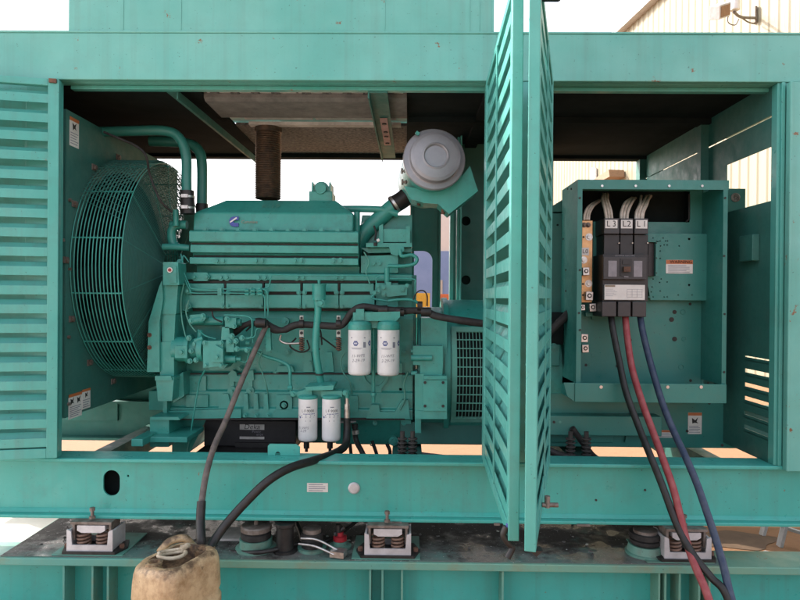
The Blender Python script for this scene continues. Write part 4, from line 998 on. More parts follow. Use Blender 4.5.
mb.tube([P(236,359,3.66), P(246,362,3.66), P(250,352,3.66), P(262,350,3.66)], .004, n=6)
mb.build('fuel_tubes', 'engine paint', G)
mb = MB()
for px, py, s in ((243,349,.014),(248,343,.012),(254,349,.014),(268,338,.016),(268,346,.014),(290,388,.014),(253,320,.009)):
    q = P(px, py, 3.66); mb.cyl(q-Vector((s,0,0)), q+Vector((s,0,0)), s, n=6, smooth=False)
mb.pprism([(266,328),(270,328),(271,350),(266,352)], 3.64, 3.68); mb.build('unions', EP, G, bev=.002)
# breather can with long down pipe
mb = MB(); q = P(319,292.5,3.66); mb.cyl(q+Vector((0,0,-.045)), q+Vector((0,0,.045)), .040, n=24); mb.cyl(q+Vector((0,0,.045)), q+Vector((0,0,.05)), .044, n=24); mb.cyl(q+Vector((0,0,.05)), q+Vector((0,0,.075)), .009, n=10)
mb.tube([P(317,299,3.66), P(318,312,3.66), P(316,335,3.66), P(316,352,3.66), P(319,372,3.68), P(322,388,3.70)], .0215, n=14)
for y, x in ((349,316),(374.5,319.5)): q = P(x, y, 3.665); mb.cyl(q-Vector((0,0,.004)), q+Vector((0,0,.004)), .024, n=16, m=1)
mb.bolt(321,303,3.63,.012); mb.build('breather', [EP, 'dark tread'], G)
# lower pair of filters and header
def filt(px, yt, yb, D, r_, cap, G, label, hexb=True, hand=('11-WFS', '2-29-19')):
    zt2, zb2 = P(px, yt, D).z, P(px, yb, D).z; x = P(px, yt, D).x; y = D+r_; H_ = zt2-zb2; c0 = (x, y, zb2)
    mb = MB(); mb.lathe(c0, (0,0,1), [(0,.006),(r_*.55,.003),(r_*.84,.004),(r_*.95,.010),(r_,.022),(r_,H_-.004),(r_*.985,H_)], n=40)
    root = mb.build('oil_filter' if not hexb else 'fuel_filter', 'filter white', G); root['label'] = label
    mb = MB(); mb.lathe(c0, (0,0,1), [(r_*.99,H_-.002),(r_*1.03,H_+.004),(r_*1.03,H_+cap*.55),(r_*.90,H_+cap*.85),(r_*.6,H_+cap),(0,H_+cap)], n=40); mb.build('filter_head', EP, root)
    def wrap(u, v, e=.0006): a = u/r_; return (x+(r_+e)*math.sin(a), y-(r_+e)*math.cos(a), v)
    mb = MB()
    def patch(u0, u1, v0, v1, m=0):
        n_ = 4; vs = []
        for i in range(n_+1): uu = u0+(u1-u0)*i/n_; vs += [wrap(uu, v0), wrap(uu, v1)]
        mb.add(vs, [(2*i, 2*i+2, 2*i+3, 2*i+1) for i in range(n_)], m)
    if hexb:
        for uu in (-.018, .075):
            hr = .0165; zc_ = zb2+H_*.71; vs = []
            for i in range(9):
                du = -hr+2*hr*i/8; hh_ = min(hr*.866, (hr-abs(du))*1.732)
                vs += [wrap(uu+du, zc_-hh_), wrap(uu+du, zc_+hh_)]
            mb.add(vs, [(2*i, 2*i+2, 2*i+3, 2*i+1) for i in range(8)], 0)
            for dz, hb in ((0, .0022), (.0065, .0008), (-.0065, .0008)):
                vs = []
                for i in range(5): vs += [wrap(uu-.010+.005*i, zc_+dz-hb, .0011), wrap(uu-.010+.005*i, zc_+dz+hb, .0011)]
                mb.add(vs, [(2*i, 2*i+2, 2*i+3, 2*i+1) for i in range(4)], 1)
        patch(.026, .042, zb2+H_*.62, zb2+H_*.74, 2); patch(-.045, .02, zb2+H_*.605, zb2+H_*.615, 2); patch(-.04, .012, zb2+H_*.585, zb2+H_*.593, 2)
        for uu in (-.05, .03): patch(uu, uu+.010, zb2+H_*.82, zb2+H_*.84, 3)
        mb.text(hand[0], .024, lambda u, v: wrap(u-.005, zb2+H_*.44+v+u*.05), 4, .2); mb.text(hand[1], .024, lambda u, v: wrap(u-.003, zb2+H_*.34+v+u*.05), 4, .2)
    else:
        mb.text('L·F·9000', .021, lambda u, v: wrap(u+.008, zb2+H_*.73+v), 5)
        patch(-.02, .05, zb2+H_*.655, zb2+H_*.668, 0); patch(-.055, .05, zb2+H_*.61, zb2+H_*.632, 2); patch(-.05, .045, zb2+H_*.578, zb2+H_*.588, 3)
        patch(-.045, -.035, zb2+H_*.56, zb2+H_*.60, 0)
        for uu in (-.006, .02): patch(uu, uu+.003, zb2+H_*.49, zb2+H_*.515, 3)
        patch(.0, .022, zb2+H_*.81, zb2+H_*.83, 3)
        mb.text(hand[0], .020, lambda u, v: wrap(u-.02, zb2+H_*.34+v), 4, .2); mb.text(hand[1], .020, lambda u, v: wrap(u-.02, zb2+H_*.27+v), 4, .2)
    mb.build('print', ['print blue', 'filter white', 'print grey', 'print grey', 'pen ink', 'print black'], root)
filt(358.8, 330, 376.5, 3.52, .066, .052, G, 'white canister filter, left of the upper pair', True, ('11-WFS', '2-29-19'))
filt(388.3, 330, 377, 3.52, .064, .052, G, 'white canister filter, right of the upper pair', True, ('11-WFS', '2-29-19'))
filt(306.5, 399.5, 443, 3.50, .0545, .018, G, 'white canister filter, left of the lower pair', False, ('11-WFS', '2-29'))
filt(330.3, 399.5, 443, 3.50, .0535, .018, G, 'white canister filter, right of the lower pair', False, ('', ''))
mb = MB(); mb.pprism([(353,312.5),(400,311.5),(400,317),(396,321),(353,321)], 3.56, 3.80); mb.pprism([(356,309),(364,309),(364,320),(356,320)], 3.55, 3.62); mb.pprism([(367,320),(378,320),(378,328),(367,328)], 3.60, 3.72)
mb.cyl(P(373.5,326,3.64), P(373.5,402,3.70), .011, n=12)
for y in (350, 353, 394): q = P(373.5, y, 3.66); mb.cyl(q-Vector((0,0,.008)), q+Vector((0,0,.008)), .020, n=6, smooth=False)
mb.build('filter_header', EP, G, bev=.008)
mb = MB(); mb.pprism([(297,392),(312,388),(312,397),(297,397)], 3.55, 3.66); mb.pprism([(321,391),(342,391),(342,397),(321,397)], 3.55, 3.66); mb.pprism([(304,387),(334,385.5),(333,390),(308,390.5)], 3.52, 3.70)
mb.pprism([(310,388),(326,388),(326,396),(310,396)], 3.58, 3.8)
mb.cyl(P(291,394,3.6), P(300,394,3.6), .019, n=14); mb.cyl(P(339,393,3.6), P(348,393,3.6), .018, n=14); mb.cyl(P(347,390,3.58), P(347,398,3.58), .016, n=6, smooth=False)
for px in (306,331): q = P(px, 397, 3.57); mb.cyl(q-Vector((0,0,.01)), q+Vector((0,0,.012)), .045, n=28)
for px, py in ((293,394),(308,389),(321,387.5),(331,387),(345,393)): mb.bolt(px, py, 3.54, .008)
mb.build('filter_header', EP, G, bev=.006)
mb = MB()
for px in (306.5, 330): q = P(px, 443, 3.555); q.y = 3.555; mb.cyl(q+Vector((0,0,-.03)), q+Vector((0,0,.01)), .018, n=6, smooth=False, m=0); mb.cyl(q+Vector((0,0,-.05)), q+Vector((0,0,-.03)), .009, n=8, m=0)
mb.build('drain_cock', 'black rubber', G)
# clamps and resistor coils under the loom
def clamp(px):
    mb = MB(); mb.pbox(px-1.9, 315.5, px+1.9, 320.5, 3.66, 3.665, 1); mb.cyl(P(px,318,3.658), P(px,318,3.648), .008, n=8, m=0)
    mb.cyl(P(px-2.3,324,3.66), P(px+2.3,324,3.66), .026, n=16, m=0)
    mb.pbox(px-2.1, 330, px+2.1, 337, 3.68, 3.685, 1); mb.cyl(P(px,333,3.679), P(px,333,3.669), .010, n=8, m=0)
    for i in range(6): q = P(px+.2, 338.5+i*2.2, 3.68); mb.ring(q, (.12,.0,1), .013, .0045, n=20, k=6, m=2)
    q0 = P(px+.2,337,3.68); q1 = P(px+.2,351,3.68); mb.cyl(q0, q1, .008, n=8, m=0); mb.build('pipe_clamp', ['black rubber', 'pale plate', 'rust'], G)
clamp(301.5); clamp(338.5)
mb = MB(); mb.tube([P(281,335,3.70), P(280,340,3.70), P(285,343,3.70), P(292,343.5,3.69), P(301,343,3.69)], .007, n=8, m=1)
mb.tube([P(296,338,3.74), P(290,346,3.74), P(300,352,3.74), P(309,349,3.74), P(307,340,3.74)], .005, n=8, m=0); mb.tube([P(320,336,3.75), P(328,342,3.75), P(336,348,3.75)], .005, n=8, m=0)
mb.build('sensor_wire', ['dusty rubber', 'zinc'], G)
# wiring loom
mb = MB(); mb.tube([P(232,334,3.74), P(243,326,3.70), P(256,322,3.68), P(266,323,3.67), P(274,329,3.66), P(284,330,3.66), P(296,325,3.66), P(315,325,3.67), P(338,326,3.66), P(345,322,3.66), P(352,312,3.64), P(362,307,3.62), P(380,309,3.60), P(400,311,3.60), P(424,311,3.60), P(436,316,3.58), P(458,320,3.55), P(486,324,3.55)],
     lambda t: .021+.004*math.sin(t*60)*(1 if t < .3 else .2), n=12); mb.build('wiring_loom', 'dusty rubber', G)
mb = MB()
for px, py, w_, c in ((261,323,10,0),(383,310,9,0),(400,311.5,8,0),(426,312,10,0),(420,306,5,0)): 
    q = P(px, py, 3.59); mb.cyl(q-Vector((w_*.0029,0,0)), q+Vector((w_*.0029,0,0)), .028, n=12)
mb.tube([P(413,300,3.62), P(415,295,3.62), P(419,291,3.62), P(424,291,3.62), P(427,296,3.62), P(427,306,3.62)], .004, n=8); mb.tube([P(400,309,3.55), P(410,311,3.6), P(420,306,3.62)], .004, n=8)
mb.build('loom_wrap', 'black rubber', G)
# right hand accessories above
mb = MB()
mb.pprism([(362,215),(412,215),(412,275),(360,275),(360,230)], 4.0, 4.4); mb.pprism([(381,229),(409,229),(409,242),(381,242)], 3.80, 4.0); mb.pprism([(379,226),(383,224),(383,243),(379,243)], 3.79, 4.0); mb.pprism([(406,226),(410,226),(410,243),(406,243)], 3.79, 4.0)
mb.pprism([(366,243),(412,243),(412,247),(366,247)], 3.78, 4.0); mb.pprism([(361,248),(412,248),(412,252),(368,253)], 3.83, 4.0); mb.pprism([(361,256),(398,255),(398,273),(361,273)], 3.80, 4.1)
mb.pprism([(389,247),(404,247),(404,251),(397,256),(391,254)], 3.77, 3.9)
mb.bolt(373.5,263.5,3.80,.0105); mb.bolt(379.5,263.5,3.80,.0105)
mb.build('rocker_housing', EP, G, bev=.004)
mb = MB(); mb.pprism([(381,285),(386,285),(386,282),(391,282),(391,285),(404,285),(407,288),(407,295),(396,296),(388,297),(381,292)], 3.70, 3.82); q = P(402.5,289.5,3.70); mb.cyl(q, q+Vector((0,-.006,0)), .016, n=20); mb.bolt(402.5,289.5,3.694,.008)
for px, py in ((378,286),(379,291),(384,288),(384,294),(407,286),(375,293)): mb.bolt(px, py, 3.70, .008)
mb.tube([P(387,283,3.74), P(387,268,3.74)], .016, n=12, curve=False); mb.tube([P(388,266,3.74), P(403,266,3.74), P(414,264,3.74), P(417,259,3.74), P(412,255,3.74), P(402,256,3.74), P(400,250,3.74)], .011, n=10)
mb.tube([P(388,301,3.66), P(400,299.5,3.66), P(412,300,3.66), P(419,304,3.66), P(420,310,3.62), P(414,313,3.60), P(407,314,3.60)], .0085, n=10)
mb.tube([P(378,279,3.74), P(412,279,3.74), P(415,284,3.74), P(415,296,3.74)], .005, n=8); mb.tube([P(387,301,3.7), P(372,298,3.7), P(376,293,3.7)], .006, n=8)
mb.build('fuel_manifold', EP, G, bev=.003)
mb = MB(); mb.tube([P(375,240,3.74), P(376,233,3.76), P(374,226,3.78)], .006, n=8, m=0); q = P(377,241,3.72); mb.cyl(q, q+Vector((.015,0,.008)), .010, n=10, m=1); q = P(375.5,246,3.72); mb.cyl(q, q+Vector((0,0,.02)), .012, n=10, m=0); mb.build('sensor', ['dusty rubber', 'filter white'], G)
# dark recess zone right of block
mb = MB(); mb.box(P(398,350,3.95).x, P(416,350,3.95).x, 3.96, 4.3, P(400,419,3.95).z, P(400,275,3.95).z)
mb.bolt(403,318,3.93,.012); mb.bolt(411,341,3.93,.018); mb.tube([P(400,343,3.92), P(406,343,3.9), P(412,341,3.9)], .008, n=8); mb.pprism([(392,363),(402,363),(402,392),(392,390)], 3.84, 3.96); mb.pprism([(399,388),(411,388),(411,424),(401,424)], 3.84, 3.98)
mb.build('rear_gear_plate', EP, G, bev=.004)
# flywheel housing
mb = MB()
mb.pprism([(421,318),(447,318),(447,378),(421,378)], 3.72, 4.5); mb.pprism([(413,346),(443,346),(443,366),(442,378),(420,378),(420,365),(413,365)], 3.66, 3.75)
mb.cyl(P(411,358,3.66), P(432,358,3.66), .018, n=14); mb.cyl(P(411,351,3.68), P(417,351,3.68), .014, n=8); mb.cyl(P(411,373,3.68), P(417,373,3.68), .014, n=8)
mb.pprism([(415,374),(424,374),(424,418),(415,418)], 3.64, 3.9); mb.pprism([(424,376),(447,376),(447,379.5),(424,379.5)], 3.615, 3.9)
mb.pprism([(415,411),(447,411),(447,419),(415,419)], 3.63, 4.2); mb.pprism([(415,419),(421,419),(421,433),(415,433)], 3.7, 4.0)
mb.build('flywheel_housing', EP, G, bev=.006)
mb = MB(); mb.pprism([(423,380),(447,380),(447,411),(423,411)], 3.62, 3.75)
for px in (425, 443): 
    for py in (382.5, 406): q = P(px, py, 3.618); mb.cyl(q, q+Vector((0,-.003,0)), .0085, n=14, m=1)
mb.build('inspection_cover', [EP, 'dark tread'], G, bev=.004)
mb = MB(); q = P(440, 380, 4.15); mb.cyl((P(417,380,4.15).x, 4.2, P(430,372,4.2).z), (P(449,380,4.15).x, 4.2, P(430,372,4.2).z), .44, n=56); mb.build('flywheel_bell', EP, G)

# ------------------------------------------------------------------ alternator
T = thing('alternator', 'round green alternator with slotted vent grille, right behind the engine', 'alternator', (.35, 4.15, RT))
xs, xe = P(447,380,3.72).x, .95; cyA, czA, rA = 4.17, P(460, 376, 3.72).z, .455
mb = MB(); mb.cyl((xs, cyA, czA), (xe, cyA, czA), rA, n=72); mb.cyl((xs-.012, cyA, czA), (xs+.02, cyA, czA), rA+.014, n=72); mb.build('barrel', 'engine paint', T)
# curved grille following the barrel
mb = MB(); gx0, gx1 = P(452,380,3.7).x, P(498,380,3.7).x
def onb(x, a, r_): return Vector((x, cyA-r_*math.cos(a), czA+r_*math.sin(a)))
def curved(mb, x0, x1, a0, a1, r0, r1, m=0, n_=8):
    vs = []
    for i in range(n_+1):
        a = a0+(a1-a0)*i/n_
        vs += [onb(x0, a, r1), onb(x1, a, r1), onb(x0, a, r0), onb(x1, a, r0)]
    fs = []
    for i in range(n_):
        k = 4*i; fs += [(k, k+1, k+5, k+4), (k, k+4, k+6, k+2), (k+1, k+3, k+7, k+5)]
    fs += [(0,2,3,1), (4*n_, 4*n_+1, 4*n_+3, 4*n_+2)]
    mb.add(vs, fs, m)
amax = R(38)
curved(mb, gx0, gx0+.03, -amax, amax, rA+.002, rA+.022); curved(mb, gx1-.03, gx1, -amax, amax, rA+.002, rA+.022)
curved(mb, gx0+.03, gx1-.03, amax-R(4), amax, rA+.002, rA+.020, n_=2); curved(mb, gx0+.03, gx1-.03, -amax, -amax+R(4), rA+.002, rA+.020, n_=2)
gr = mb.build('vent_frame', 'engine paint dusty', T)
mb = MB()
nrow = 10
for i in range(nrow+1):
    a = -amax+R(4)+(2*amax-R(8))*i/nrow; curved(mb, gx0+.03, gx1-.03, a-.006, a+.006, rA+.012, rA+.018, n_=1)
k = gx0+.045
while k < gx1-.03: curved(mb, k, k+.004, -amax+R(4), amax-R(4), rA+.010, rA+.016, n_=14); k += .0205
mb.build('vent_slats', 'engine paint dusty', gr)
mb = MB(); curved(mb, gx0+.03, gx1-.03, -amax+R(4), amax-R(4), rA+.001, rA+.003, n_=14); mb.build('vent_opening', 'dark interior', gr)
mb = MB(); q = P(464, 307, 3.95); mb.obox(Matrix.Translation((P(466,312,3.8).x, 3.82, czA+.305+.02)), .11, .05, .015, 1); mb.build('scrap_tag', ['liner tan', 'liner tan'], T)
# control box mounts and base, right of doors
mb = MB(); D = 3.72
x1_ = P(740, 440, D).x
mb.box(.62, x1_, D, 4.6, P(600,447,D).z, P(600,402,D).z+.05); mb.box(.62, P(655,430,D).x, D-.10, D, P(600,432,D).z, P(600,413,D).z)
mb.box(.62, P(612,430,D).x, D-.02, D, P(600,442,D).z, P(600,433,D).z)
mb.build('generator_end_housing', 'shaded cabinet paint', T, bev=.004)
mb = MB(); mb.pprism([(625,442),(632,410),(634,410),(628,443)], D-.02, D); mb.build('gusset', 'shaded cabinet paint', T)
mb = MB(); mb.tube([P(572,428,3.6), P(586,447,3.62), P(597,462,3.64)], .018, n=10, curve=False); mb.tube([P(545,448,3.5), P(560,455,3.5), P(585,460,3.5)], .02, n=10)
mb.build('drain_pipe', 'dusty rubber', T)
for px in (583, 600, 402, 413):
    mb = MB(); q = PZ(px, 461, RT)+Vector((0,.25,0)); q.z = .762
    for i in range(7): mb.ring((q.x, q.y, .775+i*.022), (0,0,1), .022, .006, n=20, k=6, m=0)
    mb.cyl((q.x, q.y, .762), (q.x, q.y, RT+.10), .013, n=10, m=0); mb.build('anti_vibration_spring', 'dark tread', T if px > 500 else G)
o = sticker(T, 'sticker', 688, 412.5, 701.5, 434, D-.001, 'warn', 5, True)
o = sticker(T, 'sticker', 657.5, 430, 673, 437.5, D-.001, 'warn', 3)
mb = MB()
for px, py in ((554,422),(560,422)): q = P(px, py, D-.10); mb.cyl(q, q+Vector((0,-.002,0)), .008, n=12, m=0 if px == 554 else 1)
for px, py in ((687,431),(733,445),(722,445),(709,403),(643,445)): q = P(px, py, D); mb.cyl(q, q+Vector((0,-.006,0)), .008, n=8, m=0)
mb.build('bolts', ['dark tread', 'engine paint dusty'], T)

# ------------------------------------------------------------------ breaker cabinet
K = thing('breaker_cabinet', 'open green breaker cabinet with three black poles and copper bar, right of the doors', 'electrical cabinet', (1.25, 3.6, 1.1))
CP = 'shaded cabinet paint'; Df, Db = 3.42, 3.66
def wx(px, D): return P(px, 300, D).x
def wz(py, D): return P(650, py, D).z
xL, xR2 = wx(576.5, Df), wx(727.5, Df); zT2, zB2 = wz(180, Df), wz(402, Df)
mb = MB()
mb.box(xL, xL+.006, Df, Db+.10, zB2+.06, zT2); mb.box(xR2-.03, xR2-.024, Df, Db, zB2+.10, zT2-.03)      # sides
mb.box(xL+.006, xR2, Df, Db+.10, zT2-.006, zT2)                                                           # top
mb.box(xL, xR2, Df-.004, Df, zT2-.052, zT2)                                                               # top flange
mb.box(xL, xL+.026, Df-.004, Df, zB2+.1, zT2-.052); mb.box(xR2-.030, xR2-.006, Df-.004, Df, zB2+.1, zT2-.052)
for px in (602, 635.5, 669, 702): q = P(px, 186, Df-.004); mb.cyl(q, q+Vector((0,-.005,0)), .007, n=10, m=1); 
for px, py in ((579.8,198),(725,198),(724,256),(724.5,314),(724,372),(580,270),(580,330),(579,313)): q = P(px, py, Df-.004); mb.cyl(q, q+Vector((0,-.004,0)), .006, n=8, m=2)
mb.prism([(Df, zB2+.10), (Df, zB2+.0), (Df+.02, zB2-.005), (Db+.10, zB2-.005), (Db+.10, zB2+.10)], 'x', xL, xL+.006)
for py, pxx in ((189,571.5),(189,568),(270,566),(291,566),(239,563.5),(383,567)): q = PX(pxx, py, xL); q.x = xL; mb.cyl(q, q-Vector((.004,0,0)), .006, n=8, m=2)
mb.build('housing', [CP, 'zinc', 'dark tread'], K)
# bottom tray, projecting
mb = MB(); q1, q2 = wx(575.5, Df-.03), wx(727, Df-.03)
zt3, zb3 = wz(383.5, Df-.03), wz(402.5, Df-.03)
mb.box(q1, q2, Df-.036, Df-.030, zb3, zt3); mb.box(q1, q2, Df-.030, Db, zb3-.0, zb3+.006); mb.box(q1, q1+.006, Df-.030, Df, zb3+.006, zt3); mb.box(q2-.006, q2, Df-.030, Df, zb3+.006, zt3)
mb.prism([(q1-.0, zt3),(q1, zb3),(q1-.04, zb3+.03),(q1-.06, zt3)], 'y', Df-.030, Df-.024)
for px in (601, 667.5, 701): q = P(px, 387, Df-.036); mb.cyl(q, q+Vector((0,-.004,0)), .009, n=12, m=1)
mb.build('tray', [CP, 'zinc'], K, bev=.002)
# back plate with the black cable opening on top
mb = MB(); bx0, bx1 = xL+.006, xR2-.03
zo = wz(222, Db)
mb.box(bx0, wx(704, Db), Db, Db+.006, zb3, zo); mb.box(wx(689, Db), wx(704, Db), Db, Db+.006, zo, wz(191, Db)); mb.box(bx0, wx(704, Db), Db, Db+.006, wz(191, Db), zT2-.006)
mb.box(wx(704, Db), bx1+.002, Db-.006, Db+.0, zb3, zT2-.006)
mb.box(bx0, bx1, Db+.02, Db+.10, zb3+.05, zb3+.056)
mb.build('back_plate', CP, K)
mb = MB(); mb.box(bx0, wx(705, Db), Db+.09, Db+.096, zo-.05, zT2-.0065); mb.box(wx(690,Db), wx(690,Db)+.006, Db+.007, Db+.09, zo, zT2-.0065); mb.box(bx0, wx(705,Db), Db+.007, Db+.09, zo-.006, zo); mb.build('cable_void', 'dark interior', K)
mb = MB(); mb.tube([P(689,194,Db-.004), P(689,219,Db-.004), P(686,222,Db-.004)], .006, n=6, curve=False); mb.build('edge_trim', 'black rubber', K)
mb = MB()
for px, py, r_ in ((674.5,312,.012),(671.5,319.5,.014),(674.5,339,.014),(690.5,380.5,.008),(690,304,.008),(617,366,.008),(630,340,.01),(586,365,.008),(708,383,.006)):
    q = P(px, py, Db); mb.cyl(q, q+Vector((0,-.003,0)), r_, n=16)
mb.build('knockouts', 'dark tread', K)
mb = MB()
for px, py, r_ in ((683,312,.014),(684,339,.012),(681,367,.014)): q = P(px, py, Db-.001); mb.ring(q, (0,1,0), r_, .0018, n=24, k=5)
q = P(594,355,Db-.001); mb.obox(Matrix.Translation(q), .028, .002, .022, 1)
mb.build('knockouts', [CP, 'strap green' if 'strap green' in MATS else CP], K)
# relay sub panel with holes
Dp = 3.60; mb = MB(); x0, x1 = wx(647, Dp), wx(707, Dp); z0, z1 = wz(300, Dp), wz(233.5, Dp)
hol = []
for px, py, r_ in ((689,239,.007),(689,285,.007)): q = P(px, py, Dp); hol.append(circle(q.x, q.z, r_, 12))
for px, py in ((653,238),(660,241),(663,238),(665.5,241),(667.5,241),(667,245),(664,245),(660.5,246),(679,246),(660,251),(660,258.5),(653,279),(661,279),(667,282),(659.5,282.5),(652,287),(660,291),(651,292),(649,297),(653,297),(664,297),(667,297),(678,295),(692,295)):
    q = P(px, py, Dp); hol.append(circle(q.x, q.z, .0040, 8))
plate_holes(mb, [(x0+.02, z0), (x1-.008, z0), (x1, z0+.008), (x1, z1-.01), (x1-.01, z1), (x0+.01, z1), (x0, z1-.01), (x0, z0+.1)], hol, lambda u, v, w_: (u, Dp-w_, v), .004)
mb.box(x0+.03, x1-.02, Dp+.012, Dp+.014, z0+.02, z1-.02, 1); mb.box(x1-.004, x1, Dp+.003, Db, z0+.01, z1-.01)
sp = mb.build('relay_panel', [CP, 'dark interior'], K)
o = sticker(K, 'warning_sticker', 666, 260, 692.5, 273.5, Dp-.003, 'warn', 5, False, 'WARNING')
mb = MB(); mb.box(wx(648, 3.57), wx(656, 3.57), 3.57, Dp-.003, wz(276, 3.57), wz(240, 3.57), 0); mb.box(wx(655, 3.55), wx(658, 3.55), 3.545, 3.57, wz(276, 3.55), wz(241, 3.55), 1); mb.box(wx(647, 3.55), wx(658, 3.55), 3.545, 3.59, wz(242, 3.55), wz(240.3, 3.55), 1)
for py in (243, 258, 273): q = P(656.5, py, 3.545); mb.cyl(q, q+Vector((0,-.002,0)), .0035, n=8, m=2)
mb.build('hinge_channel', ['black plastic', CP, 'dark tread'], K)
# breaker
Bk = MB(); D0 = 3.47
cols = ((603.5, 618.8), (619.8, 632.3), (633.8, 647.5))
for a_, b_ in cols:
    Bk.box(wx(a_, D0), wx(b_, D0), D0, Db-.001, wz(234, D0), wz(218.5, D0), 1); Bk.box(wx(a_, D0+.02), wx(b_, D0+.02), D0+.02, Db-.001, wz(254.5, D0), wz(234.5, D0), 0)
    Bk.cyl(P(b_+.3, 243, D0+.02), P(b_+.3, 243, D0+.008), .004, n=8, m=2)
Bk.box(wx(602.5, D0-.02), wx(647.8, D0-.02), D0-.02, Db-.001, wz(301.5, D0-.02), wz(254.5, D0-.02), 0)
Bk.box(wx(603.5, D0-.05), wx(646.5, D0-.05), D0-.045, D0-.02, wz(279.5, D0-.045), wz(257, D0-.045), 1)
rootB = Bk.build('breaker', ['black plastic', 'breaker grey', 'zinc'], K, bev=.002)
mb = MB(); D1 = D0-.047
mb.box(wx(608, D1), wx(616.5, D1), D1, D1+.003, wz(277, D1), wz(261, D1), 0); mb.box(wx(633.5, D1), wx(642, D1), D1, D1+.003, wz(277, D1), wz(261, D1), 0); mb.build('window', 'window grey', rootB)
mb = MB(); mb.box(wx(620, D1), wx(631.5, D1), D1-.002, D1+.002, wz(276.5, D1), wz(259, D1), 0); mb.box(wx(622, D1), wx(629.5, D1), D1-.006, D1, wz(264.5, D1), wz(260.5, D1), 0)
mb.box(wx(622.5, D1), wx(629, D1), D1-.022, D1-.002, wz(272, D1), wz(267, D1), 1); mb.box(wx(623.5, D1), wx(628, D1), D1-.004, D1, wz(277.5, D1), wz(276.5, D1), 2); mb.build('toggle', ['black plastic', 'rust', 'window grey'], rootB)
mb = MB(); q = P(625, 255.8, D0-.02); mb.text('GENERAL ELECTRIC', .0125, lambda u, v: (q.x+u, D0-.0212, q.z+v), 0); mb.build('maker_print', 'window grey', rootB)
mb = MB(); D2 = D0-.034; mb.box(wx(604.5, D2), wx(644.8, D2), D2, D0-.021, wz(300, D2), wz(285, D2), 0); mb.box(wx(605, D2), wx(615, D2), D2-.001, D2, wz(287.2, D2), wz(285.3, D2), 1)
for i in range(6): zz = wz(289.5+i*1.3, D2); mb.box(wx(605.5, D2), wx(613+(i*37 % 5), D2), D2-.0008, D2, zz-.0007, zz+.0007, 2)
for i in range(4): zz = wz(289.5+i*2.6, D2); mb.box(wx(627, D2), wx(642.5, D2), D2-.0008, D2, zz-.0006, zz+.0006, 2)
for i in range(4): xx = wx(627+i*5, D2); mb.box(xx-.0006, xx+.0006, D2-.0009, D2, wz(297.3, D2), wz(289.5, D2), 2)
mb.build('rating_label', ['sticker white', 'faded red', 'print grey'], rootB)
for (a_, b_), tx in zip(((604.5, 616.8), (620.2, 631.8), (635, 646.6)), ('L3', 'L2', 'L1')):
    mb = MB(); D3 = D0-.003; mb.box(wx(a_, D3), wx(b_, D3), D3, D0, wz(228.5, D3), wz(220, D3), 0); cx_ = (wx(a_, D3)+wx(b_, D3))/2; cz_ = wz(224.2, D3)
    mb.text(tx[0]+' '+tx[1] if tx != 'L2' else 'L2', .046, lambda u, v: (cx_+u*(.92 if tx != 'L2' else 1.1), D3-.001, cz_+v), 1); mb.build('pole_label', ['sticker white', 'print black'], rootB)
mb = MB()
for a_, b_ in ((602, 616.5), (618, 631), (632.5, 646.5)):
    mb.box(wx(a_, D0-.04), wx(b_, D0-.04), D0-.040, Db-.001, wz(317, D0-.04), wz(301.8, D0-.04), 0)
mb.build('lug_cover', 'breaker grey', rootB, bev=.004)
# white leads from the void down to each pole
def lead(pts, r_=.0085):
    mb = MB(); mb.tube([P(x, y, d_) for x, y, d_ in pts], r_, n=8); mb.build('lead', 'white wire', K)
for dx in (0, 2.8, 5.6): lead([(606.5+dx*1.0, 220, 3.52), (605+dx*1.0, 210, 3.53), (602.5+dx*.9, 200, 3.60), (603+dx*.8, 194, 3.72)])
for dx, tx in ((0, 3), (2.8, 5), (6.0, 9)): lead([(621+dx, 220, 3.52), (621.5+dx*1.05, 212, 3.53), (625+dx*1.1, 203, 3.58), (630+tx*.6, 198, 3.72)])
for dx, tx in ((0, 0), (2.6, 4), (5.6, 7), (7, 6)): lead([(635.5+dx, 220, 3.52), (636.5+dx, 212, 3.53), (640+dx, 204, 3.58), (641+tx*1.4, 196, 3.72)])
for dx in (0, 2.6, 4.6): lead([(584+dx, 220, 3.55), (585+dx, 213, 3.56), (589+dx, 206, 3.60), (599+dx*.5, 200, 3.72)], .0075)
# copper neutral bar with bolts and lugs
Dc = 3.56; mb = MB(); x0, x1 = wx(581.5, Dc), wx(592, Dc); mb.box(x0, x1, Dc, Dc+.012, wz(303, Dc), wz(221, Dc)); cb = mb.build('copper_bar', 'copper', K, bev=.0015)
for px, py in ((584,225),(588,225)): 
    mb = MB(); mb.bolt(px, py, Dc, .008); mb.build('bolt', 'old steel', cb)
for px, py in ((589,237),(583.5,260),(588.5,283.5),(588.5,295)):
    mb = MB(); mb.bolt(px, py, Dc, .011, .012); mb.build('bolt', 'zinc', cb)
mb = MB()
for px, py in ((583.5,237),(583,284),(583,295),(583,249)): q = P(px, py, Dc); mb.cyl(q, q+Vector((0,-.001,0)), .006, n=12)
mb.build('hole', 'dark tread', cb)
mb = MB(); q = P(585.2, 251.5, Dc-.002); mb.box(q.x-.021, q.x+.021, Dc-.003, Dc-.0002, q.z-.022, q.z+.022, 0); mb.text('L0', .034, lambda u, v: (q.x+u, Dc-.0036, q.z+v), 1); mb.build('pole_label', ['sticker white', 'print black'], cb)
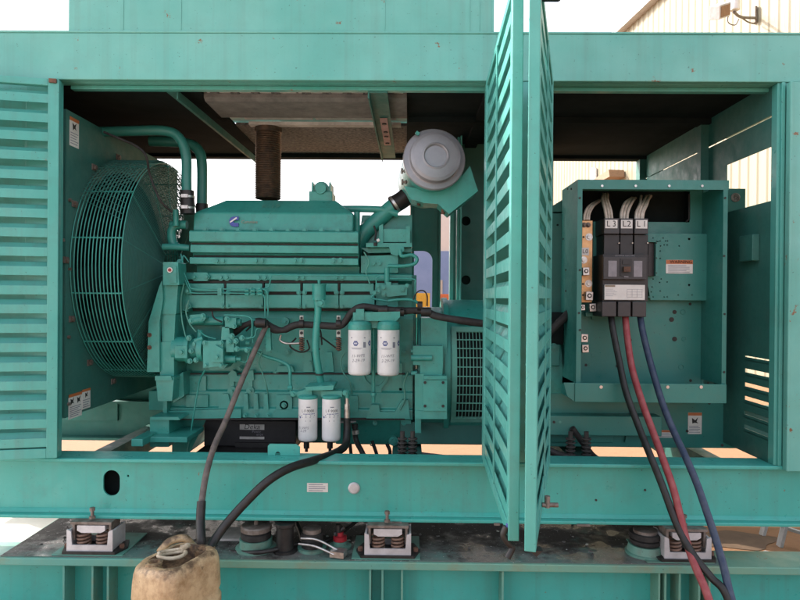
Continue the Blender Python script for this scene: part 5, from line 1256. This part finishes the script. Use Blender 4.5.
for px, py, sc in ((585.5,271.5,1.1),(588.8,296,1.2),(592.2,307.5,1.1),(582,307.5,.8),(584,338,1.15),(584.8,348.5,1.1)):
    q = P(px, py, Dc-.02); mb = MB(); s = .020*sc; mb.obox(Matrix.Translation(q) @ Matrix.Rotation(R(random.uniform(-4,4)), 4, 'Y'), s*1.7, .03, s*2.0, 0)
    mb.cyl(q+Vector((0,-.015,.002)), q+Vector((0,-.0165,.002)), s*.55, n=16, m=1); mb.cyl(q+Vector((0,-.0165,.002)), q+Vector((0,-.018,.002)), s*.3, n=6, m=0); mb.build('cable_lug', ['zinc', 'dark tread'], K, bev=.002)
mb = MB(); mb.box(wx(592.5,3.63), wx(600,3.63), 3.63, 3.64, wz(320, 3.63), wz(222, 3.63)); mb.box(wx(586,3.60), wx(600,3.60), 3.60, 3.63, wz(317, 3.60), wz(313, 3.60)); mb.build('bar_support', CP, K)
# outer control housing behind
Do = 3.70; mb = MB(); xo0, xo1 = wx(549, Do+.1), wx(744.5, Do)
mb.box(wx(722, Do), xo1, Do, 4.55, wz(402, Do), wz(188, Do)); mb.box(xo0, wx(566, Do+.08), Do+.08, 4.5, wz(402, Do), wz(212, Do))
mb.prism([(wx(549,Do+.1), wz(212, Do+.08)), (wx(549,Do+.1), wz(209, Do+.08)), (wx(576,Do+.1), wz(188, Do)), (wx(576,Do+.1), wz(212, Do+.08))], 'y', Do+.09, 4.4)
mb.box(wx(566, Do), wx(722, Do), Db+.12, 4.5, wz(402, Do), wz(200, Do))
mb.box(.60, wx(563, Do), Do-.02, Do+.08, wz(345, Do), wz(313, Do), 1)
for px, py in ((557.5,225),(563.5,242),(563.5,290)): q = P(px, py, Do+.08); mb.cyl(q, q+Vector((0,-.003,0)), .007, n=8, m=1)
mb.build('rear_housing', ['shaded inner paint', 'dark interior'], K, bev=.003)
mb = MB(); q = P(735.5, 197.5, Do); mb.lathe(q, (0,-1,0), [(.027,0),(.027,.004),(.020,.006),(.018,.003),(0,.003)], n=28)
for i in range(6): a = i*math.pi/3; mb.cyl(q+Vector((.010*math.cos(a),-.003,.010*math.sin(a))), q+Vector((.010*math.cos(a),-.006,.010*math.sin(a))), .003, n=8, m=1)
mb.build('rosette', ['old steel', 'dark tread'], K)
mb = MB(); mb.box(wx(549, 3.72), wx(558, 3.72), 3.66, 3.74, wz(366, 3.7), wz(345, 3.7)); mb.bolt(553.5, 347, 3.66, .012); mb.build('mount_bracket', CP, K, bev=.004)
mb = MB(); mb.tube([P(545,336,3.62), P(556,326,3.62), P(564,318,3.62), P(570,312,3.64)], .024, n=12); mb.build('power_lead', 'dusty rubber', K)

# ------------------------------------------------------------------ air cleaner
T = thing('air_cleaner', 'round air cleaner canister with pale grey end cap, above the right end of the engine', 'air cleaner', P(438, 200, 3.9))
q = P(436, 155.5, 3.52); ax = Vector((-.10, 1, -.10)).normalized()
mb = MB(); mb.lathe(q, ax, [(0,.012),(.062,.012),(.066,0),(.070,-.004),(.076,-.002),(.078,.0),(.112,.004),(.126,.006),(.143,.012),(.145,.055),(.150,.058),(.176,.060),(.181,.066),(.181,.086),(.172,.09)], n=64); mb.build('end_cap', 'cap grey', T)
mb = MB(); mb.lathe(q, ax, [(.171,.088),(.171,.55),(.16,.57),(0,.57)], n=56); mb.build('canister', 'engine paint', T)
mb = MB()
for px, py in ((402,171),(402.5,182)): p_ = P(px, py, 3.66); mb.cyl(p_, p_+Vector((.03,0,0)), .006, n=8); mb.cyl(p_+Vector((.0,0,-.016)), p_+Vector((.0,0,.016)), .006, n=8); mb.cyl(p_+Vector((.018,0,-.010)), p_+Vector((.018,0,.010)), .009, n=6)
p_ = P(417.5,133.5,3.56); mb.obox(Matrix.Translation(p_) @ Matrix.Rotation(R(40), 4, 'Y'), .022, .02, .018, 1)
mb.build('clamp_bolt', ['old steel', 'engine paint'], T)
mb = MB(); mb.pprism([(404,186),(411,199),(424,203),(438,204),(449,214),(478,191),(470,166),(462,176),(440,190),(415,188)], 3.66, 3.84); mb.build('saddle', 'engine paint', T, bev=.006)
mb = MB(); mb.tube([P(419,205,3.75), P(418,198,3.72), P(420,193,3.70)], .010, n=8); mb.cyl(P(443,208,3.72), P(443,214,3.72), .012, n=8); mb.build('mount_stud', 'rust', T)

# ------------------------------------------------------------------ exhaust flex pipe
mb = MB(); c0 = P(268, 199, 4.12); zt_ = P(268, 128, 4.12).z; rr = .080; pr_ = []; z = 0; H_ = zt_-c0.z
while z < H_: pr_ += [(rr, z), (rr+.006, z+.006), (rr, z+.013)]; z += .0145
mb.lathe(c0, (0,0,1), pr_, n=32); mb.lathe(c0+Vector((0,0,H_-.03)), (0,0,1), [(rr+.004,0),(rr+.010,.0),(rr+.010,.03),(0,.03)], n=32, m=0)
tag(mb.build('exhaust_pipe', 'flex pipe', org=c0), 'ribbed brown flexible exhaust pipe rising behind the engine cover', 'exhaust pipe')

# ------------------------------------------------------------------ battery
q0, q1 = P(238, 424, 3.95), P(300, 452, 3.95)
T = thing('battery', 'black battery with a printed label, in the shadow under the engine', 'battery', ((q0.x+q1.x)/2, 4.05, .722))
mb = MB(); x0, x1 = P(204,430,3.95).x, P(296,430,3.95).x; mb.box(x0, x1, 3.95, 4.2, .735, P(300,421,3.95).z); mb.build('case', 'black plastic', T, bev=.006)
mb = MB(); mb.box(P(236,430,3.95).x, P(296,430,3.95).x, 3.93, 3.949, .735, .765); mb.box(x0, x1, 3.37, 4.25, .722, .734); mb.build('tray', 'black rubber', T)
mb = MB(); a_, b_ = P(239.5,424.5,3.94), P(264,439.5,3.94)
mb.box(a_.x, b_.x, 3.945, 3.949, a_.z-.034, a_.z, 0); mb.box(a_.x, b_.x, 3.945, 3.949, b_.z, b_.z+.016, 0)
cx_ = (a_.x+b_.x)/2; mb.text('Deka', .046, lambda u, v: (cx_+u*1.05, 3.944, a_.z-.016+v), 1, .15); mb.text('Power', .022, lambda u, v: (cx_+.03+u, 3.944, a_.z-.046+v), 2); mb.text('6V24', .020, lambda u, v: (cx_+.05+u, 3.944, a_.z-.066+v), 2)
mb.build('label', ['liner tan', 'print black', 'window grey'], T)

# ------------------------------------------------------------------ hanging hoses under the engine
def hose(pts, r_, mat, label, name='hose', cat='hose', m2=None, fit=None):
    mb = MB(); mb.tube([P(*p) for p in pts], r_, n=14)
    o = mb.build(name, mat, org=P(*pts[-1])); tag(o, label, cat)
    return o
for i, pts in enumerate(([(355,428,3.75),(356,440,3.75),(362,452,3.7),(366,462,3.7)], [(372,441,3.8),(376,452,3.8),(379,464,3.8)], [(387,444,3.8),(390,452,3.8),(388,464,3.8)], [(350,444,3.9),(351,456,3.9),(350,466,3.9)])):
    mb = MB(); mb.tube([P(*p) for p in pts], .011 if i else .016, n=10, m=0)
    if i == 0: mb.cyl(P(354.5,424,3.75), P(355,428,3.75), .02, n=8, m=0); mb.cyl(P(355.5,430,3.745), P(356,434,3.745), .021, n=12, m=1)
    mb.build('drain_hose', ['black rubber', 'zinc'], G)
mb = MB(); mb.pprism([(400,455),(412,453),(465,459),(465,463),(400,463)], 3.85, 3.9)
for px, py in ((418,456),(436,458),(452,459),(409,459),(428,459)): mb.bolt(px, py, 3.85, .012, .014, m=1)
mb.build('rear_support', ['galvanised', 'dark tread'], G)
mb = MB(); mb.box(P(400,440,4.0).x, P(482,440,4.0).x, 3.85, 4.5, P(440,441,3.95).z, P(440,419,3.95).z); mb.build('bell_bottom', 'shaded inner paint', G, bev=.01)

# ------------------------------------------------------------------ jerrycan
T = thing('jerrycan', 'grimy yellowed plastic can with an open top, standing in front of the deck', 'plastic can', (-1.0, 2.70, 0))
org = Vector((-1.003, 2.715, 0)); ang = R(61); La, Wa = .325, .265
def rrect(a, b_, r_, n_=6):
    out = []
    for sx, sy, t0 in ((1,1,0),(-1,1,90),(-1,-1,180),(1,-1,270)):
        for i in range(n_+1):
            t = R(t0+90*i/n_); out.append((sx*(a/2-r_)+r_*math.cos(t), sy*(b_/2-r_)+r_*math.sin(t)))
    return out
ca, sa = math.cos(ang), math.sin(ang)
def toW(x, y, z): return org+Vector((x*ca-y*sa, x*sa+y*ca, z))
def loft(mb, rings, m=0, close_bottom=True, close_top=True):
    n_ = len(rings[0]); vs = [v for r_ in rings for v in r_]
    mb.add(vs, [(i*n_+k, i*n_+(k+1) % n_, (i+1)*n_+(k+1) % n_, (i+1)*n_+k) for i in range(len(rings)-1) for k in range(n_)], m, True)
    if close_bottom: mb.add(rings[0], [tuple(range(n_-1, -1, -1))], m)
    if close_top: mb.add(rings[-1], [tuple(range(n_))], m, True)
lv = []
ZT = .555
for z, ins, cr in ((0,.03,.05),(.008,.012,.055),(.03,0,.06),(.10,.002,.06),(.12,.006,.06),(.14,.0,.06),(.26,-.003,.06),(.36,-.003,.06),(.378,.005,.06),(.40,-.001,.06),(.47,0,.065),(.51,.002,.07),(.535,.008,.07),(.550,.020,.07),(.555,.034,.06),(.553,.046,.055)):
    ring_ = []
    for x, y in rrect(La-2*ins, Wa-2*ins, cr):
        wob = .004*math.sin(x*23+z*17)+.003*math.sin(y*31+z*9)
        tilt = (y*.10 - x*.05)*max(0, (z-.40))/.15
        ring_.append(toW(x*(1+wob/.15*.3), y*(1+wob/.15*.3), z+tilt*-.25+(.006*math.sin(x*19+y*11) if z > .5 else 0)))
    lv.append(ring_)
mb = MB(); loft(mb, lv, 0, True, False)
inner = []
for z, ins in ((.553,.046),(.530,.050),(.500,.056)):
    inner.append([toW(x, y, z+(.006*math.sin(x*19+y*11) if z > .55 else .004*math.sin(x*40)*math.cos(y*36))) for x, y in rrect(La-2*ins, Wa-2*ins, .05)])
inner[0] = lv[-1]
loft(mb, inner, 1, False, True)
body = mb.build('body', ['can plastic', 'can dirt'], T)
def at(px, py, z): return PZ(px, py, z)
c = at(154, 569, .525)
mb = MB(); mb.lathe(c, (0,0,1), [(.040,-.02),(.036,.0),(.030,.004),(.030,.018),(.036,.02),(.036,.030),(.024,.032),(.022,.018),(0,.018)], n=28); mb.build('spout', 'can plastic', body)
# moulded handle between recess ends
c2 = at(172, 556, .545)
mb = MB(); loop = [c2+Vector((.052*math.cos(t)*1.0+.02*math.sin(t), .035*math.sin(t), .004*math.sin(2*t)+.005)) for t in [i*2*math.pi/12 for i in range(13)]]
mb.tube(loop, .0085, n=8, m=0); mb.tube([v+Vector((.002,.001,.012)) for v in loop[2:9]], .007, n=8)
mb.tube([c2+Vector((.03,.03,.015)), c2+Vector((.05,.045,.028)), c2+Vector((.045,.065,.018)), c2+Vector((.02,.05,.016))], .012, n=8)
o = mb.build('rag', 'cloth', T); o['label'] = 'twisted pale cloth strip'
mb = MB(); c3 = at(172, 549, .53); mb.tube([c3+Vector((-.05,-.02,-.01)), c3+Vector((-.02,.02,.025)), c3+Vector((.04,.05,.03)), c3+Vector((.075,.06,-.01))], .018, n=12); mb.build('carry_handle', 'can plastic', body)
mb = MB(); c4 = at(205, 551, .53); mb.lathe(c4, (0,0,1), [(.045,-.02),(.045,.012),(.034,.014),(.030,-.01),(0,-.01)], n=28); mb.build('filler_neck', 'can dirt', body)
# ------------------------------------------------------------------ hoses into the can
e = at(201, 549, .53)
mb = MB(); pts = [P(266,326,3.62), P(262,335,3.58), P(252,357,3.5), P(240,385,3.38), P(226,420,3.25), P(214,447,3.12), P(206,475,3.0), P(201.5,503,2.93)]
mb.tube(pts, .0155, n=14, m=0); mb.tube([P(201.5,501,2.93), P(200.5,520,2.90), e+Vector((0,0,.05)), e+Vector((0,0,-.005))], .021, n=14, m=1)
q = pts[0]; mb.cyl(q+Vector((-.01,0,.03)), q, .022, n=10, m=1)
tag(mb.build('oil_hose', ['hose grey brown', 'black rubber'], org=e), 'thin grey brown hose hanging from the loom into the plastic can', 'hose')
e2 = at(209, 550, .53)
mb = MB(); mb.tube([P(347,418,3.58), P(347,430,3.57), P(346,443,3.52), P(342,449,3.45), P(330,455,3.34), P(312,461,3.18), P(290,468,3.08), P(268,481,3.0), P(246,502,2.96), P(228,522,2.92), P(216,538,2.89), e2+Vector((0,0,-.005))], .0215, n=14, m=0)
mb.cyl(P(347,397,3.58), P(347,407,3.58), .013, n=12, m=1); mb.cyl(P(347,404,3.58), P(347,409,3.58), .017, n=6, m=1, smooth=False); mb.cyl(P(347,409,3.58), P(347,419,3.58), .0185, n=14, m=1)
tag(mb.build('oil_hose', ['black rubber', 'zinc'], org=e2), 'thick black hose curving from the lower filters over the rail into the plastic can', 'hose')

# ------------------------------------------------------------------ power cables
def cable(pts, r_, mat, label):
    ps = [P(*p) for p in pts]; last = ps[-1]; ps += [last+Vector((.05,-.08,-.25)), Vector((last.x+.10, last.y-.16, r_)), Vector((last.x+.45, last.y-.7, r_))]
    mb = MB(); mb.tube(ps, r_, n=16, seg=10); tag(mb.build('power_cable', mat, org=ps[-1]), label, 'cable')
cable([(610.5,312,3.50),(613,330,3.44),(619,360,3.38),(626,392,3.30),(638,425,3.22),(650,455,3.12),(662,485,3.05),(677,525,2.98),(692,553,2.92),(711,577,2.85),(727,597,2.8)], .0175, 'black rubber', 'black power cable hanging from the breaker, crossing over the red one')
cable([(625,312,3.50),(627,335,3.43),(632,368,3.37),(642,402,3.27),(653,432,3.20),(664,462,3.10),(673,488,3.04),(680,515,2.99),(687,543,2.95),(696,568,2.88),(708,597,2.8)], .0180, 'red rubber', 'red power cable hanging from the middle pole of the breaker')
cable([(639.5,312,3.50),(643,333,3.44),(651,365,3.37),(662,402,3.27),(674,432,3.18),(686,458,3.08),(697,484,3.02),(706,510,2.97),(716,540,2.92),(724,568,2.86),(731,597,2.8)], .0175, 'blue rubber', 'blue power cable hanging from the right pole of the breaker')

# ------------------------------------------------------------------ galvanised trestle and stain on the ground at right
T = thing('step_ladder', 'galvanised folding ladder legs standing on the sandy ground at lower right', 'ladder', P(770, 560, 4.0)*1)
mb = MB()
def leg(a_, b_, w_=.05): 
    mb = MB(); bar(mb, a_, b_, w_, .02); mb.build('leg', 'galvanised', T)
leg(P(757,553,4.5), P(768,515,4.5)); leg(P(777,557,4.3), P(786,520,4.3)); leg(P(783,527,4.3), P(830,542,4.2), .03)
leg(P(764,554,4.1), P(778,548,4.6), .03)
o = MB(); c = PZ(728, 540, .002); o.prism([(c.x+.35*math.cos(a)*(1+.2*math.sin(3*a)), c.y+.16*math.sin(a)*(1+.2*math.cos(5*a))) for a in [i*math.pi/12 for i in range(24)]], 'z', .001, .004)
tag(o.build('oil_stain', 'stain', org=c), 'dark oil stain on the sandy ground beside the ladder legs', 'stain')
_ = [bpy.data.objects[k] for k in ()]
for o in bpy.data.objects:
    if '_o' in o: del o['_o']
